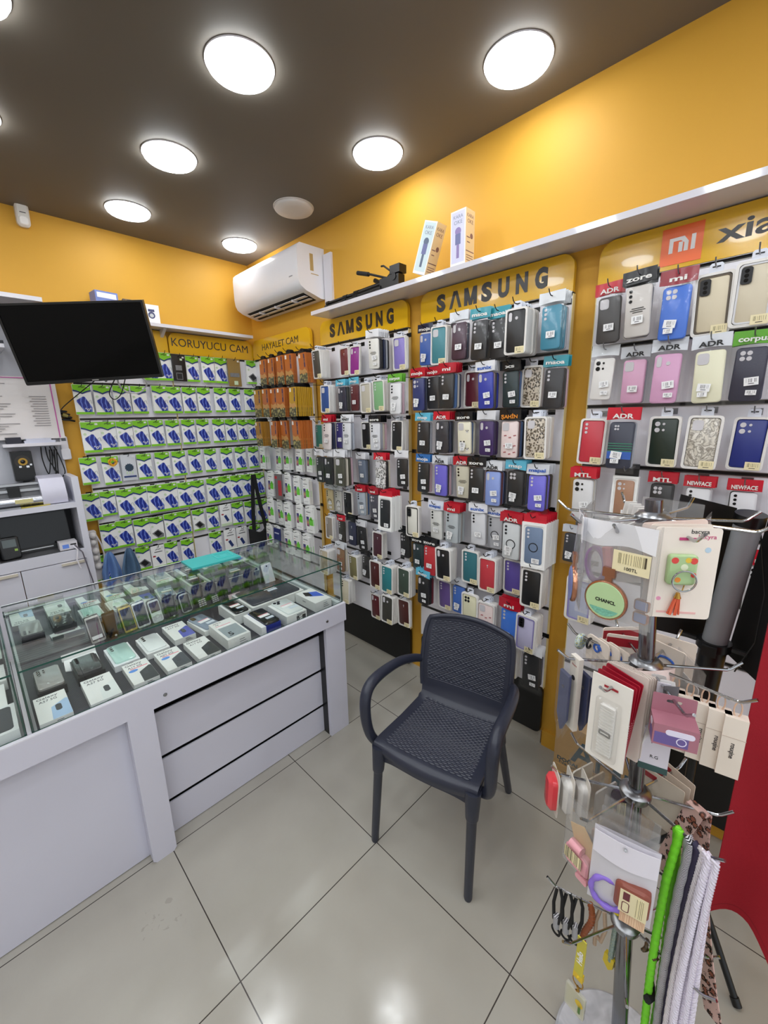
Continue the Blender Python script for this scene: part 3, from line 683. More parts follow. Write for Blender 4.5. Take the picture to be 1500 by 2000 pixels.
PK['L'] = [
 (1, 'c', 0.707, 2.152, 0.152, 0.178, 'olive grey', '494b45', 0, '', '', 6),
 (1, 'c', 0.522, 2.152, 0.067, 0.17, 'maroon', '6a1c27', 13, '', '', 1),
 (1, 'c', 0.414, 2.149, 0.067, 0.172, 'magenta', '8c1d85', 2, '', '', 1),
 (1, 'b', 0.165, 2.146, 0.158, 0.159, 'white printed', 'e6e4de', 8, 'e4e4e8', '', 6),
 (1, 'c', 0.032, 2.148, 0.085, 0.175, 'lilac', '8a7cc4', 1, '', '', 2),
 (2, 'c', 0.663, 1.931, 0.124, 0.178, 'blue', '2d4f8f', 1, '', '', 4),
 (2, 'b', 0.544, 1.914, 0.084, 0.153, 'dark navy', '25253a', 2, '5fb4cf', 'map', 3),
 (2, 'b', 0.428, 1.918, 0.073, 0.156, 'maroon', '5b1420', 0, '5fb4cf', 'map', 1),
 (2, 'c', 0.296, 1.922, 0.103, 0.177, 'black topped clear', 'b8b2a2', 1, '', '', 3),
 (2, 'c', 0.174, 1.929, 0.115, 0.176, 'pale green', '7fb07f', 0, '', '', 4),
 (2, 'b', 0.007, 1.898, 0.146, 0.164, 'white printed', 'e2e2e4', 8, '63a53a', 'corpus', 3),
 (3, 'c', 0.829, 1.679, 0.067, 0.167, 'sea green', '3f8f80', 0, '', '', 1),
 (3, 'b', 0.618, 1.689, 0.157, 0.175, 'clear pink', 'e6dcda', 8, 'b01c2c', 'mi', 3),
 (3, 'b', 0.538, 1.688, 0.111, 0.163, 'indigo', '332a72', 0, '17171a', 'zore', 1),
 (3, 'b', 0.43, 1.688, 0.149, 0.169, 'white', 'dfe0e4', 8, 'e6e6ea', 'XNIY', 2),
 (3, 'c', 0.34, 1.693, 0.067, 0.171, 'black', '18181a', 1, '', '', 1),
 (3, 'b', 0.198, 1.683, 0.124, 0.158, 'white', 'd9dadf', 8, '17171a', 'zore', 4),
 (3, 'c', 0.042, 1.698, 0.097, 0.175, 'black', '19191b', 0, '', '', 3),
 (4, 'b', 0.73, 1.458, 0.149, 0.176, 'black', '1c1c1f', 0, 'e2e2e6', '', 2),
 (4, 'b', 0.633, 1.459, 0.149, 0.183, 'black', '141416', 2, 'e2e2e6', '', 2),
 (4, 'b', 0.49, 1.464, 0.165, 0.183, 'olive brown', '4a4a3c', 1, 'e2e2e6', '', 4),
 (4, 'b', 0.376, 1.452, 0.084, 0.151, 'slate', '6b7688', 12, 'e2e2e6', '', 3),
 (4, 'b', 0.148, 1.463, 0.135, 0.162, 'white leopard print', 'e8e8e8', 4, 'c01f30', 'ADR', 3),
 (4, 'b', -0.004, 1.483, 0.112, 0.162, 'black', '17171a', 0, 'e2e2e6', '', 1),
 (5, 'b', 0.738, 1.217, 0.075, 0.151, 'clear ringed', 'c9b98f', 6, 'd5d8dc', '', 2),
 (5, 'b', 0.644, 1.217, 0.067, 0.148, 'clear grey ringed', 'c4c2bb', 6, 'd5d8dc', '', 1),
 (5, 'c', 0.54, 1.225, 0.071, 0.175, 'black ringed', '17171a', 6, '', '', 1),
 (5, 'b', 0.384, 1.241, 0.091, 0.155, 'pale grey', 'a9b2bd', 8, 'b01c2c', 'mi', 3),
 (5, 'b', 0.231, 1.247, 0.121, 0.159, 'dark slate', '4b4a55', 11, 'b01c2c', 'mi', 3),
 (5, 'x', 0.07, 1.264, 0.179, 0.207, 'black', '222428', 0, 'b01c2c', 'ADR', 4),
 (6, 'c', 0.756, 1.014, 0.075, 0.167, 'taupe', '8c8278', 0, '', '', 2),
 (6, 'b', 0.624, 1.001, 0.067, 0.153, 'black and gold', '2c2820', 8, 'c01f30', 'mi', 1),
 (6, 'b', 0.45, 1.033, 0.122, 0.162, 'navy', '272b45', 13, '17171a', '', 2),
 (6, 'b', 0.37, 1.009, 0.112, 0.16, 'black', '1a1a1c', 13, 'dcdce0', '', 2),
 (6, 'c', 0.222, 1.001, 0.1, 0.176, 'plum', '4a2530', 13, '', '', 3),
 (6, 'b', 0.015, 1.022, 0.075, 0.151, 'black', '1a191b', 11, '17171a', '', 2),
 (7, 'c', 0.717, 0.791, 0.166, 0.184, 'beige', 'b5a88f', 0, '', '', 5),
 (7, 'b', 0.555, 0.826, 0.144, 0.165, 'brown floral print', '8a6a4c', 5, 'd5d8dc', '', 2),
 (7, 'c', 0.465, 0.791, 0.112, 0.175, 'olive gold', '7c7650', 0, '', '', 4),
 (7, 'b', 0.375, 0.794, 0.067, 0.154, 'black', '2a2926', 8, '17171a', '', 1),
 (7, 'c', 0.216, 0.818, 0.14, 0.189, 'dark maroon', '4b1c1b', 13, '', '', 1),
 (7, 'c', 0.098, 0.816, 0.148, 0.183, 'teal', '2f7a80', 0, '', '', 4),
 (7, 'c', -0.043, 0.836, 0.149, 0.183, 'dark olive', '3d4a40', 13, '', '', 4),
 (8, 'c', 0.54, 0.599, 0.127, 0.178, 'cream', 'cfc6ae', 0, '', '', 4),
 (8, 'c', 0.27, 0.556, 0.092, 0.179, 'maroon', '5a1d24', 2, '', '', 1),
 (8, 'c', 0.09, 0.621, 0.157, 0.188, 'dark olive', '3c3b36', 2, '', '', 3),
 (8, 'c', -0.01, 0.615, 0.119, 0.182, 'brown', '4a2420', 13, '', '', 2),
]
PK['R'] = [
 (1, 'b', -1.038, 2.134, 0.11, 0.159, 'charcoal', '3b3838', 1, 'c01f30', 'ADR', 2),
 (1, 'b', -1.14, 2.142, 0.15, 0.165, 'off white', 'cbc5c0', 8, '17171a', 'zore', 3),
 (1, 'b', -1.252, 2.121, 0.135, 0.166, 'blue', '3b6fd0', 12, '8f1828', 'mi', 1),
 (1, 'c', -1.346, 2.141, 0.126, 0.186, 'gold rimmed clear', 'cfc3a8', 7, '', '', 1),
 (1, 'c', -1.446, 2.152, 0.132, 0.184, 'silver rimmed clear', 'c9bea6', 7, '', '', 2),
 (2, 'b', -1.031, 1.924, 0.07, 0.155, 'white printed', 'e4e0dc', 11, 'd5d8dc', '', 1),
 (2, 'b', -1.138, 1.907, 0.083, 0.155, 'pink', 'd9a5c3', 1, 'cfd2d8', 'ADR', 2),
 (2, 'b', -1.248, 1.912, 0.117, 0.164, 'pink', 'd6a0c4', 2, 'cfd2d8', 'ADR', 1),
 (2, 'b', -1.362, 1.909, 0.121, 0.164, 'cream', 'e6e3c6', 1, 'cfd2d8', 'ADR', 1),
 (2, 'b', -1.467, 1.907, 0.12, 0.161, 'navy', '23233a', 12, '63a53a', 'corpus', 2),
 (3, 'c', -1.025, 1.698, 0.11, 0.18, 'red', 'bf3442', 0, '', '', 2),
 (3, 'b', -1.138, 1.685, 0.149, 0.172, 'striped navy', '252a3f', 9, 'c01f30', 'ADR', 2),
 (3, 'c', -1.26, 1.703, 0.1, 0.181, 'dark green', '1d2b22', 11, '', '', 1),
 (3, 'c', -1.376, 1.704, 0.1, 0.181, 'marble print', 'b9b1a1', 10, '', '', 1),
 (3, 'c', -1.494, 1.697, 0.067, 0.173, 'blue', '1c2a78', 11, '', '', 1),
 (4, 'b', -1.014, 1.459, 0.146, 0.161, 'white printed', 'dcdbdc', 11, 'c01f30', 'MTL', 4),
 (4, 'x', -1.16, 1.483, 0.121, 0.169, 'brown', 'a57c62', 11, '17171a', '', 1),
 (4, 'b', -1.273, 1.457, 0.084, 0.149, 'black', '1b191b', 12, 'b01c2c', 'MTL', 3),
 (4, 'b', -1.381, 1.453, 0.075, 0.144, 'white', 'dcdbdd', 8, 'c01f30', 'NEWFACE', 2),
 (4, 'b', -1.502, 1.452, 0.075, 0.141, 'white', 'dddce0', 8, 'c01f30', 'NEWFACE', 2),
 (5, 'b', -0.967, 1.207, 0.075, 0.13, 'dark slate', '2b2c34', 0, 'cfd2d8', '', 2),
 (6, 'c', -1.047, 1.051, 0.173, 0.199, 'lilac rimmed clear', 'aab0c8', 7, '', '', 5),
 (6, 'b', -1.586, 1.229, 0.144, 0.166, 'white', 'dcdbdd', 8, 'c01f30', 'mi', 2),
]
PK['C'] = [
 (1, 'o', 1.414, 2.166, 0.133, 0.195, 'orange', 'b5642a', 0, '', '', 3),
 (1, 'o', 1.277, 2.163, 0.143, 0.196, 'orange', 'b5642a', 0, '', '', 3),
 (1, 'o', 1.134, 2.163, 0.157, 0.202, 'orange', 'b5642a', 0, '', '', 3),
 (1, 'o', 0.996, 2.158, 0.173, 0.202, 'orange', 'b5642a', 0, '', '', 5),
 (1, 'o', 0.795, 2.14, 0.201, 0.187, 'orange', 'b5642a', 0, '', '', 11),
 (2, 'o', 1.462, 1.945, 0.173, 0.207, 'golden', 'b07a2c', 0, '', '', 5),
 (2, 'o', 1.342, 1.946, 0.173, 0.21, 'orange', 'b5642a', 0, '', '', 5),
 (2, 'o', 1.25, 1.945, 0.157, 0.21, 'orange', 'b5642a', 0, '', '', 3),
 (2, 'o', 1.124, 1.942, 0.173, 0.209, 'orange', 'b5642a', 0, '', '', 5),
 (2, 'o', 0.819, 1.924, 0.271, 0.189, 'yellow', 'b58a1f', 0, '', '', 17),
 (3, 'o', 1.426, 1.702, 0.211, 0.189, 'golden', 'a8782c', 0, '', '', 11),
 (3, 'o', 1.25, 1.705, 0.172, 0.198, 'orange', 'b5642a', 0, '', '', 5),
 (3, 'o', 1.144, 1.708, 0.157, 0.207, 'orange', 'b5642a', 0, '', '', 3),
 (3, 'o', 0.842, 1.708, 0.255, 0.192, 'orange', 'b5642a', 0, '', '', 15),
 (4, 'g', 1.601, 1.481, 0.092, 0.174, 'white and green', 'e6e6e8', 0, '', '', 4),
 (4, 'g', 1.393, 1.477, 0.067, 0.162, 'white and green', 'e6e6e8', 0, '', '', 1),
 (4, 'g', 1.241, 1.485, 0.092, 0.161, 'white and green', 'e6e6e8', 0, '', '', 4),
 (4, 'g', 1.089, 1.49, 0.075, 0.17, 'white and green', 'e6e6e8', 0, '', '', 2),
 (4, 'g', 0.941, 1.497, 0.084, 0.169, 'white and green', 'e6e6e8', 0, '', '', 3),
 (5, 'g', 1.473, 1.277, 0.112, 0.185, 'white and green', 'e6e6e8', 0, '', '', 3),
 (5, 'g', 1.309, 1.291, 0.141, 0.207, 'grey and red', '5a3436', 1, '', '', 1),
 (5, 'g', 1.215, 1.283, 0.116, 0.191, 'white and green', 'e6e6e8', 0, '', '', 1),
 (5, 'g', 1.121, 1.263, 0.094, 0.184, 'white and green', 'e6e6e8', 0, '', '', 2),
 (5, 'g', 1.014, 1.254, 0.084, 0.179, 'white and green', 'e6e6e8', 0, '', '', 3),
 (6, 'g', 1.469, 1.064, 0.139, 0.196, 'white and green', 'e6e6e8', 0, '', '', 1),
 (6, 'g', 1.375, 1.043, 0.107, 0.189, 'white and green', 'e6e6e8', 0, '', '', 1),
 (6, 'g', 1.232, 1.046, 0.126, 0.188, 'white and green', 'e6e6e8', 0, '', '', 3),
 (6, 'g', 1.068, 1.062, 0.119, 0.191, 'white and green', 'e6e6e8', 0, '', '', 1),
 (6, 'g', 0.932, 1.054, 0.128, 0.186, 'white and green', 'e6e6e8', 0, '', '', 4),
 (7, 'g', 1.518, 0.821, 0.141, 0.206, 'white and green', 'e6e6e8', 0, '', '', 1),
 (7, 'g', 1.398, 0.825, 0.137, 0.195, 'dark blue', '28306e', 2, '', '', 1),
 (7, 'g', 1.22, 0.834, 0.152, 0.193, 'white and green', 'e6e6e8', 0, '', '', 3),
 (7, 'g', 1.126, 0.826, 0.127, 0.191, 'white and green', 'e6e6e8', 0, '', '', 2),
 (7, 'g', 0.968, 0.834, 0.143, 0.188, 'white and green', 'e6e6e8', 0, '', '', 4),
]
PK['B'] = [
 (1, 'p', -0.478, 2.2, 0.043, 0.193, 'blue phone', '', 0, '', '', 2),
 (1, 'p', -0.378, 2.206, 0.043, 0.195, 'blue phone', '', 0, '', '', 2),
 (1, 'p', -0.278, 2.195, 0.043, 0.184, 'black', '', 1, '', '', 1),
 (1, 'p', -0.177, 2.197, 0.043, 0.187, 'blue phone', '', 0, '', '', 2),
 (1, 'p', -0.062, 2.2, 0.043, 0.192, 'blue phone', '', 0, '', '', 2),
 (1, 'p', 0.047, 2.203, 0.043, 0.195, 'blue phone', '', 0, '', '', 2),
 (1, 'p', 0.147, 2.199, 0.053, 0.212, 'gold', '', 2, '', '', 1),
 (1, 'p', 0.316, 2.202, 0.043, 0.189, 'grey phone', '', 4, '', '', 4),
 (2, 'p', -0.909, 1.964, 0.043, 0.19, 'blue phone', '', 0, '', '', 2),
 (2, 'p', -0.794, 1.966, 0.043, 0.194, 'blue phone', '', 0, '', '', 2),
 (2, 'p', -0.685, 1.966, 0.043, 0.191, 'blue phone', '', 0, '', '', 2),
 (2, 'p', -0.574, 1.967, 0.043, 0.191, 'blue phone', '', 0, '', '', 2),
 (2, 'p', -0.441, 1.973, 0.043, 0.195, 'blue phone', '', 0, '', '', 4),
 (2, 'p', -0.341, 1.97, 0.043, 0.194, 'blue phone', '', 0, '', '', 2),
 (2, 'p', -0.232, 1.969, 0.043, 0.193, 'blue phone', '', 0, '', '', 2),
 (2, 'p', -0.116, 1.971, 0.043, 0.192, 'blue phone', '', 0, '', '', 3),
 (2, 'p', 0.012, 1.972, 0.043, 0.191, 'blue phone', '', 0, '', '', 2),
 (2, 'p', 0.14, 1.97, 0.043, 0.19, 'blue phone', '', 0, '', '', 3),
 (2, 'p', 0.268, 1.968, 0.043, 0.186, 'blue phone', '', 0, '', '', 2),
 (3, 'p', -0.899, 1.727, 0.043, 0.203, 'blue phone', '', 0, '', '', 3),
 (3, 'p', -0.799, 1.728, 0.043, 0.193, 'blue phone', '', 0, '', '', 2),
 (3, 'p', -0.699, 1.726, 0.043, 0.189, 'blue phone', '', 0, '', '', 2),
 (3, 'p', -0.596, 1.73, 0.043, 0.19, 'blue phone', '', 0, '', '', 2),
 (3, 'p', -0.496, 1.731, 0.043, 0.189, 'blue phone', '', 0, '', '', 2),
 (3, 'p', -0.379, 1.728, 0.043, 0.187, 'blue phone', '', 0, '', '', 3),
 (3, 'p', -0.268, 1.73, 0.043, 0.188, 'blue phone', '', 0, '', '', 2),
 (3, 'p', -0.152, 1.73, 0.043, 0.188, 'blue phone', '', 0, '', '', 2),
 (3, 'p', -0.03, 1.728, 0.043, 0.188, 'blue phone', '', 0, '', '', 2),
 (3, 'p', 0.08, 1.726, 0.043, 0.188, 'blue phone', '', 0, '', '', 2),
 (3, 'p', 0.18, 1.721, 0.043, 0.18, 'blue phone', '', 0, '', '', 2),
 (3, 'p', 0.28, 1.722, 0.043, 0.18, 'blue phone', '', 0, '', '', 3),
 (4, 'p', -0.946, 1.496, 0.043, 0.182, 'blue phone', '', 0, '', '', 2),
 (4, 'p', -0.818, 1.492, 0.043, 0.195, 'blue phone', '', 0, '', '', 2),
 (4, 'p', -0.708, 1.496, 0.043, 0.181, 'dark gear', '', 5, '', '', 2),
 (4, 'p', -0.605, 1.494, 0.043, 0.185, 'blue phone', '', 0, '', '', 2),
 (4, 'p', -0.485, 1.498, 0.043, 0.197, 'blue phone', '', 0, '', '', 2),
 (4, 'p', -0.364, 1.496, 0.043, 0.189, 'blue phone', '', 0, '', '', 2),
 (4, 'p', -0.248, 1.501, 0.043, 0.186, 'blue phone', '', 0, '', '', 2),
 (4, 'p', -0.119, 1.496, 0.043, 0.184, 'blue phone', '', 0, '', '', 3),
 (4, 'p', 0.012, 1.495, 0.043, 0.19, 'blue phone', '', 0, '', '', 3),
 (4, 'p', 0.14, 1.493, 0.043, 0.191, 'blue phone', '', 0, '', '', 2),
 (4, 'p', 0.252, 1.489, 0.043, 0.184, 'blue phone', '', 0, '', '', 2),
 (5, 'p', -0.967, 1.256, 0.043, 0.19, 'blue phone', '', 0, '', '', 2),
 (5, 'p', -0.867, 1.256, 0.043, 0.174, 'blue phone', '', 0, '', '', 2),
 (5, 'p', -0.767, 1.257, 0.043, 0.202, 'blue phone', '', 0, '', '', 2),
 (5, 'p', -0.667, 1.262, 0.043, 0.205, 'blue phone', '', 0, '', '', 2),
 (5, 'p', -0.567, 1.261, 0.048, 0.209, 'blue phone', '', 0, '', '', 2),
 (5, 'p', -0.462, 1.261, 0.05, 0.21, 'blue phone', '', 0, '', '', 2),
 (5, 'p', -0.355, 1.254, 0.043, 0.199, 'blue phone', '', 0, '', '', 2),
 (5, 'p', -0.249, 1.255, 0.043, 0.199, 'blue phone', '', 0, '', '', 2),
 (5, 'p', -0.129, 1.259, 0.043, 0.204, 'blue phone', '', 0, '', '', 2),
 (5, 'p', -0.028, 1.265, 0.043, 0.205, 'blue phone', '', 0, '', '', 2),
 (5, 'p', 0.072, 1.261, 0.043, 0.204, 'blue phone', '', 0, '', '', 2),
 (5, 'p', 0.181, 1.257, 0.043, 0.199, 'blue phone', '', 0, '', '', 2),
 (5, 'p', 0.284, 1.258, 0.043, 0.199, 'blue phone', '', 0, '', '', 2),
 (6, 'p', -0.9, 1.027, 0.043, 0.189, 'blue phone', '', 0, '', '', 2),
 (6, 'p', -0.798, 1.033, 0.043, 0.197, 'blue phone', '', 0, '', '', 2),
 (6, 'p', -0.689, 1.025, 0.043, 0.201, 'blue phone', '', 0, '', '', 2),
 (6, 'p', -0.585, 1.019, 0.043, 0.183, 'grey phone', '', 4, '', '', 2),
 (6, 'p', -0.483, 1.028, 0.043, 0.197, 'blue phone', '', 0, '', '', 2),
 (6, 'p', -0.383, 1.027, 0.043, 0.19, 'blue phone', '', 0, '', '', 2),
 (6, 'p', -0.278, 1.023, 0.043, 0.176, 'grey phone', '', 4, '', '', 2),
 (6, 'p', -0.156, 1.021, 0.043, 0.188, 'blue phone', '', 0, '', '', 2),
 (6, 'p', -0.048, 1.026, 0.043, 0.185, 'white', '', 3, '', '', 2),
 (6, 'p', 0.063, 1.026, 0.043, 0.197, 'blue phone', '', 0, '', '', 2),
 (6, 'p', 0.174, 1.021, 0.043, 0.198, 'blue phone', '', 0, '', '', 2),
 (6, 'p', 0.288, 1.02, 0.05, 0.21, 'blue phone', '', 0, '', '', 2),
 (7, 'p', -0.966, 0.815, 0.043, 0.185, 'blue phone', '', 0, '', '', 2),
 (7, 'p', -0.708, 0.813, 0.043, 0.182, 'grey phone', '', 4, '', '', 2),
 (7, 'p', -0.608, 0.798, 0.043, 0.18, 'white', '', 3, '', '', 2),
 (7, 'p', -0.508, 0.802, 0.043, 0.183, 'blue phone', '', 0, '', '', 2),
 (7, 'p', -0.39, 0.8, 0.043, 0.186, 'blue phone', '', 0, '', '', 2),
 (7, 'p', -0.155, 0.808, 0.043, 0.198, 'blue phone', '', 0, '', '', 2),
 (7, 'p', -0.034, 0.805, 0.043, 0.195, 'white', '', 3, '', '', 2),
 (7, 'p', 0.08, 0.8, 0.043, 0.194, 'white', '', 3, '', '', 2),
 (7, 'p', 0.2, 0.797, 0.043, 0.196, 'blue phone', '', 0, '', '', 2),
]

for bk in ('C', 'L', 'M', 'R', 'B'): hang(bk, PK[bk])

# ------------------------------------------------------------------ wall shelves and what stands on them
SHELFM = mat('d9d7df', .07, vary=.02, spec=.7)
def shelf(label, x0, x1, y0, y1):
    t = thing('wall_shelf', label, 'shelf', ((x0 + x1) / 2, (y0 + y1) / 2, 2.362))
    put('shelf_plate', MB().box(x0, x1, y0, y1, 2.362, 2.384), SHELFM, t, loc=(-(x0 + x1) / 2, -(y0 + y1) / 2, -2.362))
    return t
t = shelf('long white shelf above the signs of the right wall', .198, XW, -2.4, .728)
t = shelf('white shelf on the back wall above the green headed packets', -1.02, .30, 1.665, YW)
for x in (-.36,): put('bracket', MB().prism([(1.81, 2.30), (1.70, 2.362), (1.82, 2.362)], x - .01, x + .01, ax='x'), WHITE, t, loc=(.36, -1.7425, -2.362))

def karaoke_box(label, loc, rot, tint, body):
    t = thing('microphone_box', label, 'box', loc, rot, 'microphone boxes on the long shelf')
    w_, d_, h_ = .080, .070, .222
    mb = MB().box(0, w_, 0, d_, 0, h_, 0)
    for x0, x1, z0, z1, mi in ((.006, .074, .012, .216, 1),): mb.box(x0, x1, -.0004, 0, z0, z1, mi)
    mb.text('KARA', .020, .0002, 2, TL(.040, -.0006, .196), width=.05).text('OKE', .022, .0002, 2, TL(.040, -.0006, .174), width=.044)
    mb.prism(circ(.016, 16, .040, .138), -.0008, 0, 3).box(.026, .054, -.0009, 0, .085, .128, 4).box(.033, .047, -.0008, 0, .03, .085, 3)
    T = TL(w_, 0, 0) @ RZ(90)
    mb.box(0, d_, -.0004, 0, 0, h_, 5, T).text('KARA', .020, .0002, 6, T @ TL(.035, -.0006, .196), width=.05).text('OKE', .022, .0002, 6, T @ TL(.035, -.0006, .174), width=.044)
    mb.prism(circ(.011, 14, .046, .118), -.0008, 0, 6, T).box(.008, .034, -.0008, 0, .108, .112, 6, T).box(.012, .034, -.0008, 0, .088, .092, 6, T).box(.004, .066, -.0008, 0, .052, .056, 6, T)
    for k in range(3): mb.box(.008, .06, -.0007, 0, .016 + .010 * k, .019 + .010 * k, 6, T)
    put('carton', mb, [CARTON_WHITE, tint, mat('8b93a8', .5), body, mat('6a6f9e', .4), mat('d9bf92', .5), mat('7a5a58', .5)], t)
karaoke_box('white and lilac upright microphone box on the long shelf', (.205, -.350, 2.384), (0, 0, -PI / 2), mat('d3d2ea', .35), mat('8c7ab0', .4))
karaoke_box('white and blue microphone box tilted to the right on the long shelf', (.205, -.122, 2.4165), (0, math.radians(21), -PI / 2), mat('cfe0e4', .35), mat('59687f', .4))
# folded camera tripod lying on the shelf
t = thing('camera_tripod', 'folded black camera tripod lying on the long shelf', 'tripod', (.25, .30, 2.40))
leg = MB()
for dx, dz in ((0, 0), (.024, .004), (.010, .022)):
    put('leg', MB().tube([(dx - .01, .31, dz - .002), (dx - .01, .05, dz + .002)], .009, 10).tube([(dx - .01, .05, dz + .002), (dx - .01, -.17, dz + .008)], .0125, 10).tube([(dx - .01, .325, dz - .002), (dx - .01, .30, dz - .002)], .012, 10).tube([(dx - .01, .16, dz), (dx - .01, .125, dz)], .0135, 8).tube([(dx - .01, .06, dz + .002), (dx - .01, .02, dz + .002)], .0155, 8), BLACK, t)
put('head', MB().box(-.016, .032, -.30, -.16, -.012, .05).tube([(.008, -.20, .03), (.008, -.27, .075)], .022, 10).box(-.02, .036, -.31, -.24, .055, .095).tube([(-.02, -.265, .04), (.04, -.265, .04)], .018, 10).tube([(.008, -.16, .03), (.008, -.10, .062)], .012, 8), BLACK, t)
put('pan_handle', MB().tube([(.0, -.20, .05), (.0, -.08, .095), (.0, -.04, .108)], .006, 8).tube([(.0, -.06, .10), (.0, .03, .128)], .0115, 10), BLACK_MATT, t)
put('locking_lever', MB().tube([(-.018, -.24, .075), (-.022, -.20, .105), (-.020, -.18, .108)], .005, 6), BLACK_MATT, t)
# small boxes on the back wall shelf
def plain_box(name, label, cat, loc, rotz, w_, d_, h_, mats, deco=None, group=None, rot=None):
    t = thing(name, label, cat, loc, rot or (0, 0, rotz), group)
    mb = MB().box(-w_ / 2, w_ / 2, -d_ / 2, d_ / 2, 0, h_)
    if deco: deco(mb)
    put('carton', mb, mats, t); return t
plain_box('product_box', 'blue box on the back wall shelf showing above the television', 'box', (-.70, 1.74, 2.384), .1, .13, .1, .155, [mat('6f82c0', .4), PAPER_WHITE], lambda m: m.box(-.055, .055, -.0505, -.05, .115, .145, 1))
plain_box('product_box', 'small dark box on the back wall shelf beside the blue one', 'box', (-.55, 1.75, 2.384), -.1, .09, .08, .135, [mat('54484a', .5), mat('c9a24c', .4)], lambda m: m.box(-.03, .03, -.0405, -.04, .1, .13, 1))
plain_box('camera_box', 'white box with a dark camera picture on the back wall shelf right of the television', 'box', (-.436, 1.74, 2.384), -.05, .10, .09, .120, [CARTON_WHITE, mat('3a3f6a', .3), LENS], lambda m: m.prism(circ(.022, 16, .0, .052), -.0456, -.045, 1).prism(circ(.013, 16, .0, .05), -.046, -.045, 2).box(-.02, .02, -.0456, -.045, .074, .09, 1))

# ------------------------------------------------------------------ air conditioner
t = thing('air_conditioner', 'white split air conditioner high on the right wall near the corner', 'air conditioner', (XW, 1.23, 2.65))
y0, y1 = .80, 1.662
prof = [(.384, 2.50), (.345, 2.498), (.225, 2.530), (.186, 2.552), (.171, 2.580), (.166, 2.62), (.167, 2.755), (.173, 2.785), (.192, 2.802), (.384, 2.804)]
OFS = dict(loc=(-XW, -1.23, -2.65))
put('housing', MB().add([(x, y, z) for y in (y0, y1) for x, z in prof], [list(range(10))[::-1], list(range(10, 20))] + [(i, (i + 1) % 10, 10 + (i + 1) % 10, 10 + i) for i in range(10)]), mat('e6e5ea', .18, vary=.01), t, **OFS)
put('air_outlet', MB().add([(x, y, z) for y in (y0 + .05, y1 - .05) for x, z in ((.236, 2.5262), (.340, 2.4985), (.341, 2.503), (.237, 2.531))], [(0, 1, 2, 3), (4, 7, 6, 5), (0, 4, 5, 1), (1, 5, 6, 2), (2, 6, 7, 3), (3, 7, 4, 0)]), BLACK_MATT, t, **OFS)
fl = MB()
for k in range(2): fl.box(.252 + .036 * k, .279 + .036 * k, y0 + .06, y1 - .06, 2.5115 - .0095 * k, 2.5145 - .0095 * k, 0)
for k in range(3): fl.box(.245, .33, y0 + .2 + .22 * k, y0 + .204 + .22 * k, 2.500, 2.516, 0)
put('louvre', fl, mat('dcdade', .3), t, **OFS)
put('energy_sticker', MB().box(.265, .292, y0 - .0006, y0, 2.655, 2.755).box(.27, .33, y0 - .0006, y0, 2.635, 2.640), [mat('b79a63', .4)], t, **OFS)
put('front_badge', MB().box(.1655, .1665, y0 + .06, y0 + .10, 2.615, 2.622), mat('8a8a90', .3), t, **OFS)
tag(put('pipe_cover', MB().box(.368, XW, .712, .792, 2.465, 2.765), WHITE), 'flat white cover strip on the wall right of the air conditioner', 'pipe cover')
t = thing('motion_sensor', 'small white motion sensor under the ceiling on the back wall', 'motion sensor', (-1.035, YW, 2.91))
put('body', MB().prism(rrect(.062, .125, .022, 4), -.05, 0, inset=.008), mat('dcd9d2', .4), t, rot=(.15, 0, 0))
put('lens_window', MB().prism(rrect(.044, .045, .014, 4, 0, -.03), -.056, -.045, inset=.004), mat('f0eeea', .3), t, rot=(.15, 0, 0))
put('indicator', MB().box(-.014, .014, -.0512, -.049, .008, .012), BLK_D, t, rot=(.15, 0, 0))

# ------------------------------------------------------------------ television on its swivel arm
hx = Vector((.8498, -.5227, .0679)).normalized(); vz = -Vector((.188, .1983, -.9619)); vz = (vz - hx * vz.dot(hx)).normalized(); ny = vz.cross(hx)
Mtv = Matrix((hx, ny, vz)).transposed().to_4x4(); Mtv.translation = Vector((-.938, 1.30, 2.155))
t = thing('television', 'black flat television tilted forward on an arm at upper left', 'television'); t.matrix_world = Mtv
W2, H2 = .353, .205
put('bezel', MB().ring(rrect(.706, .41, .006, 2), rrect(.682, .382, .003, 2, 0, .004), -.012, .002).box(-W2, W2, -.004, .028, -H2, H2).box(-.22, .22, .028, .05, -.15, .10), BLACK, t)
put('screen', MB().box(-.3415, .3415, -.0075, -.003, -.187, .195), mat('050506', .09, spec=.14), t)
put('badge', MB().box(-.022, .012, -.0128, -.011, -.2, -.194), mat('b9b9bb', .3, .8), t)
put('standby_button', MB().tube([(.045, -.012, -.2075), (.045, .0, -.2075)], .006, 10), mat('5a5a5c', .3), t)
iw = Mtv.inverted()
arm = [iw @ Vector(p) for p in ((-.93, 1.345, 2.16), (-.80, 1.56, 2.20), (-.99, 1.80, 2.20))]
put('swivel_arm', MB().tube(arm, .016, 8).box(-.07, .07, .045, .06, -.07, .07), BLACK_MATT, t)
cab = lambda pts: [iw @ Vector(p) for p in pts]
put('white_cable', MB().tube(curve(cab([(-.70, 1.28, 2.0), (-.62, 1.40, 1.96), (-.655, 1.45, 1.905), (-.735, 1.45, 1.91), (-.78, 1.40, 1.96), (-.78, 1.34, 2.02)])), .005, 6), WHITE, t)
put('black_cable', MB().tube(curve(cab([(-.80, 1.30, 2.0), (-.83, 1.42, 1.90), (-.80, 1.46, 1.86), (-.76, 1.44, 1.90), (-.74, 1.34, 2.02)])), .003, 6).tube(curve(cab([(-.86, 1.36, 2.0), (-1.02, 1.60, 1.84), (-1.04, 1.74, 1.80)])), .003, 6), BLACK_MATT, t)
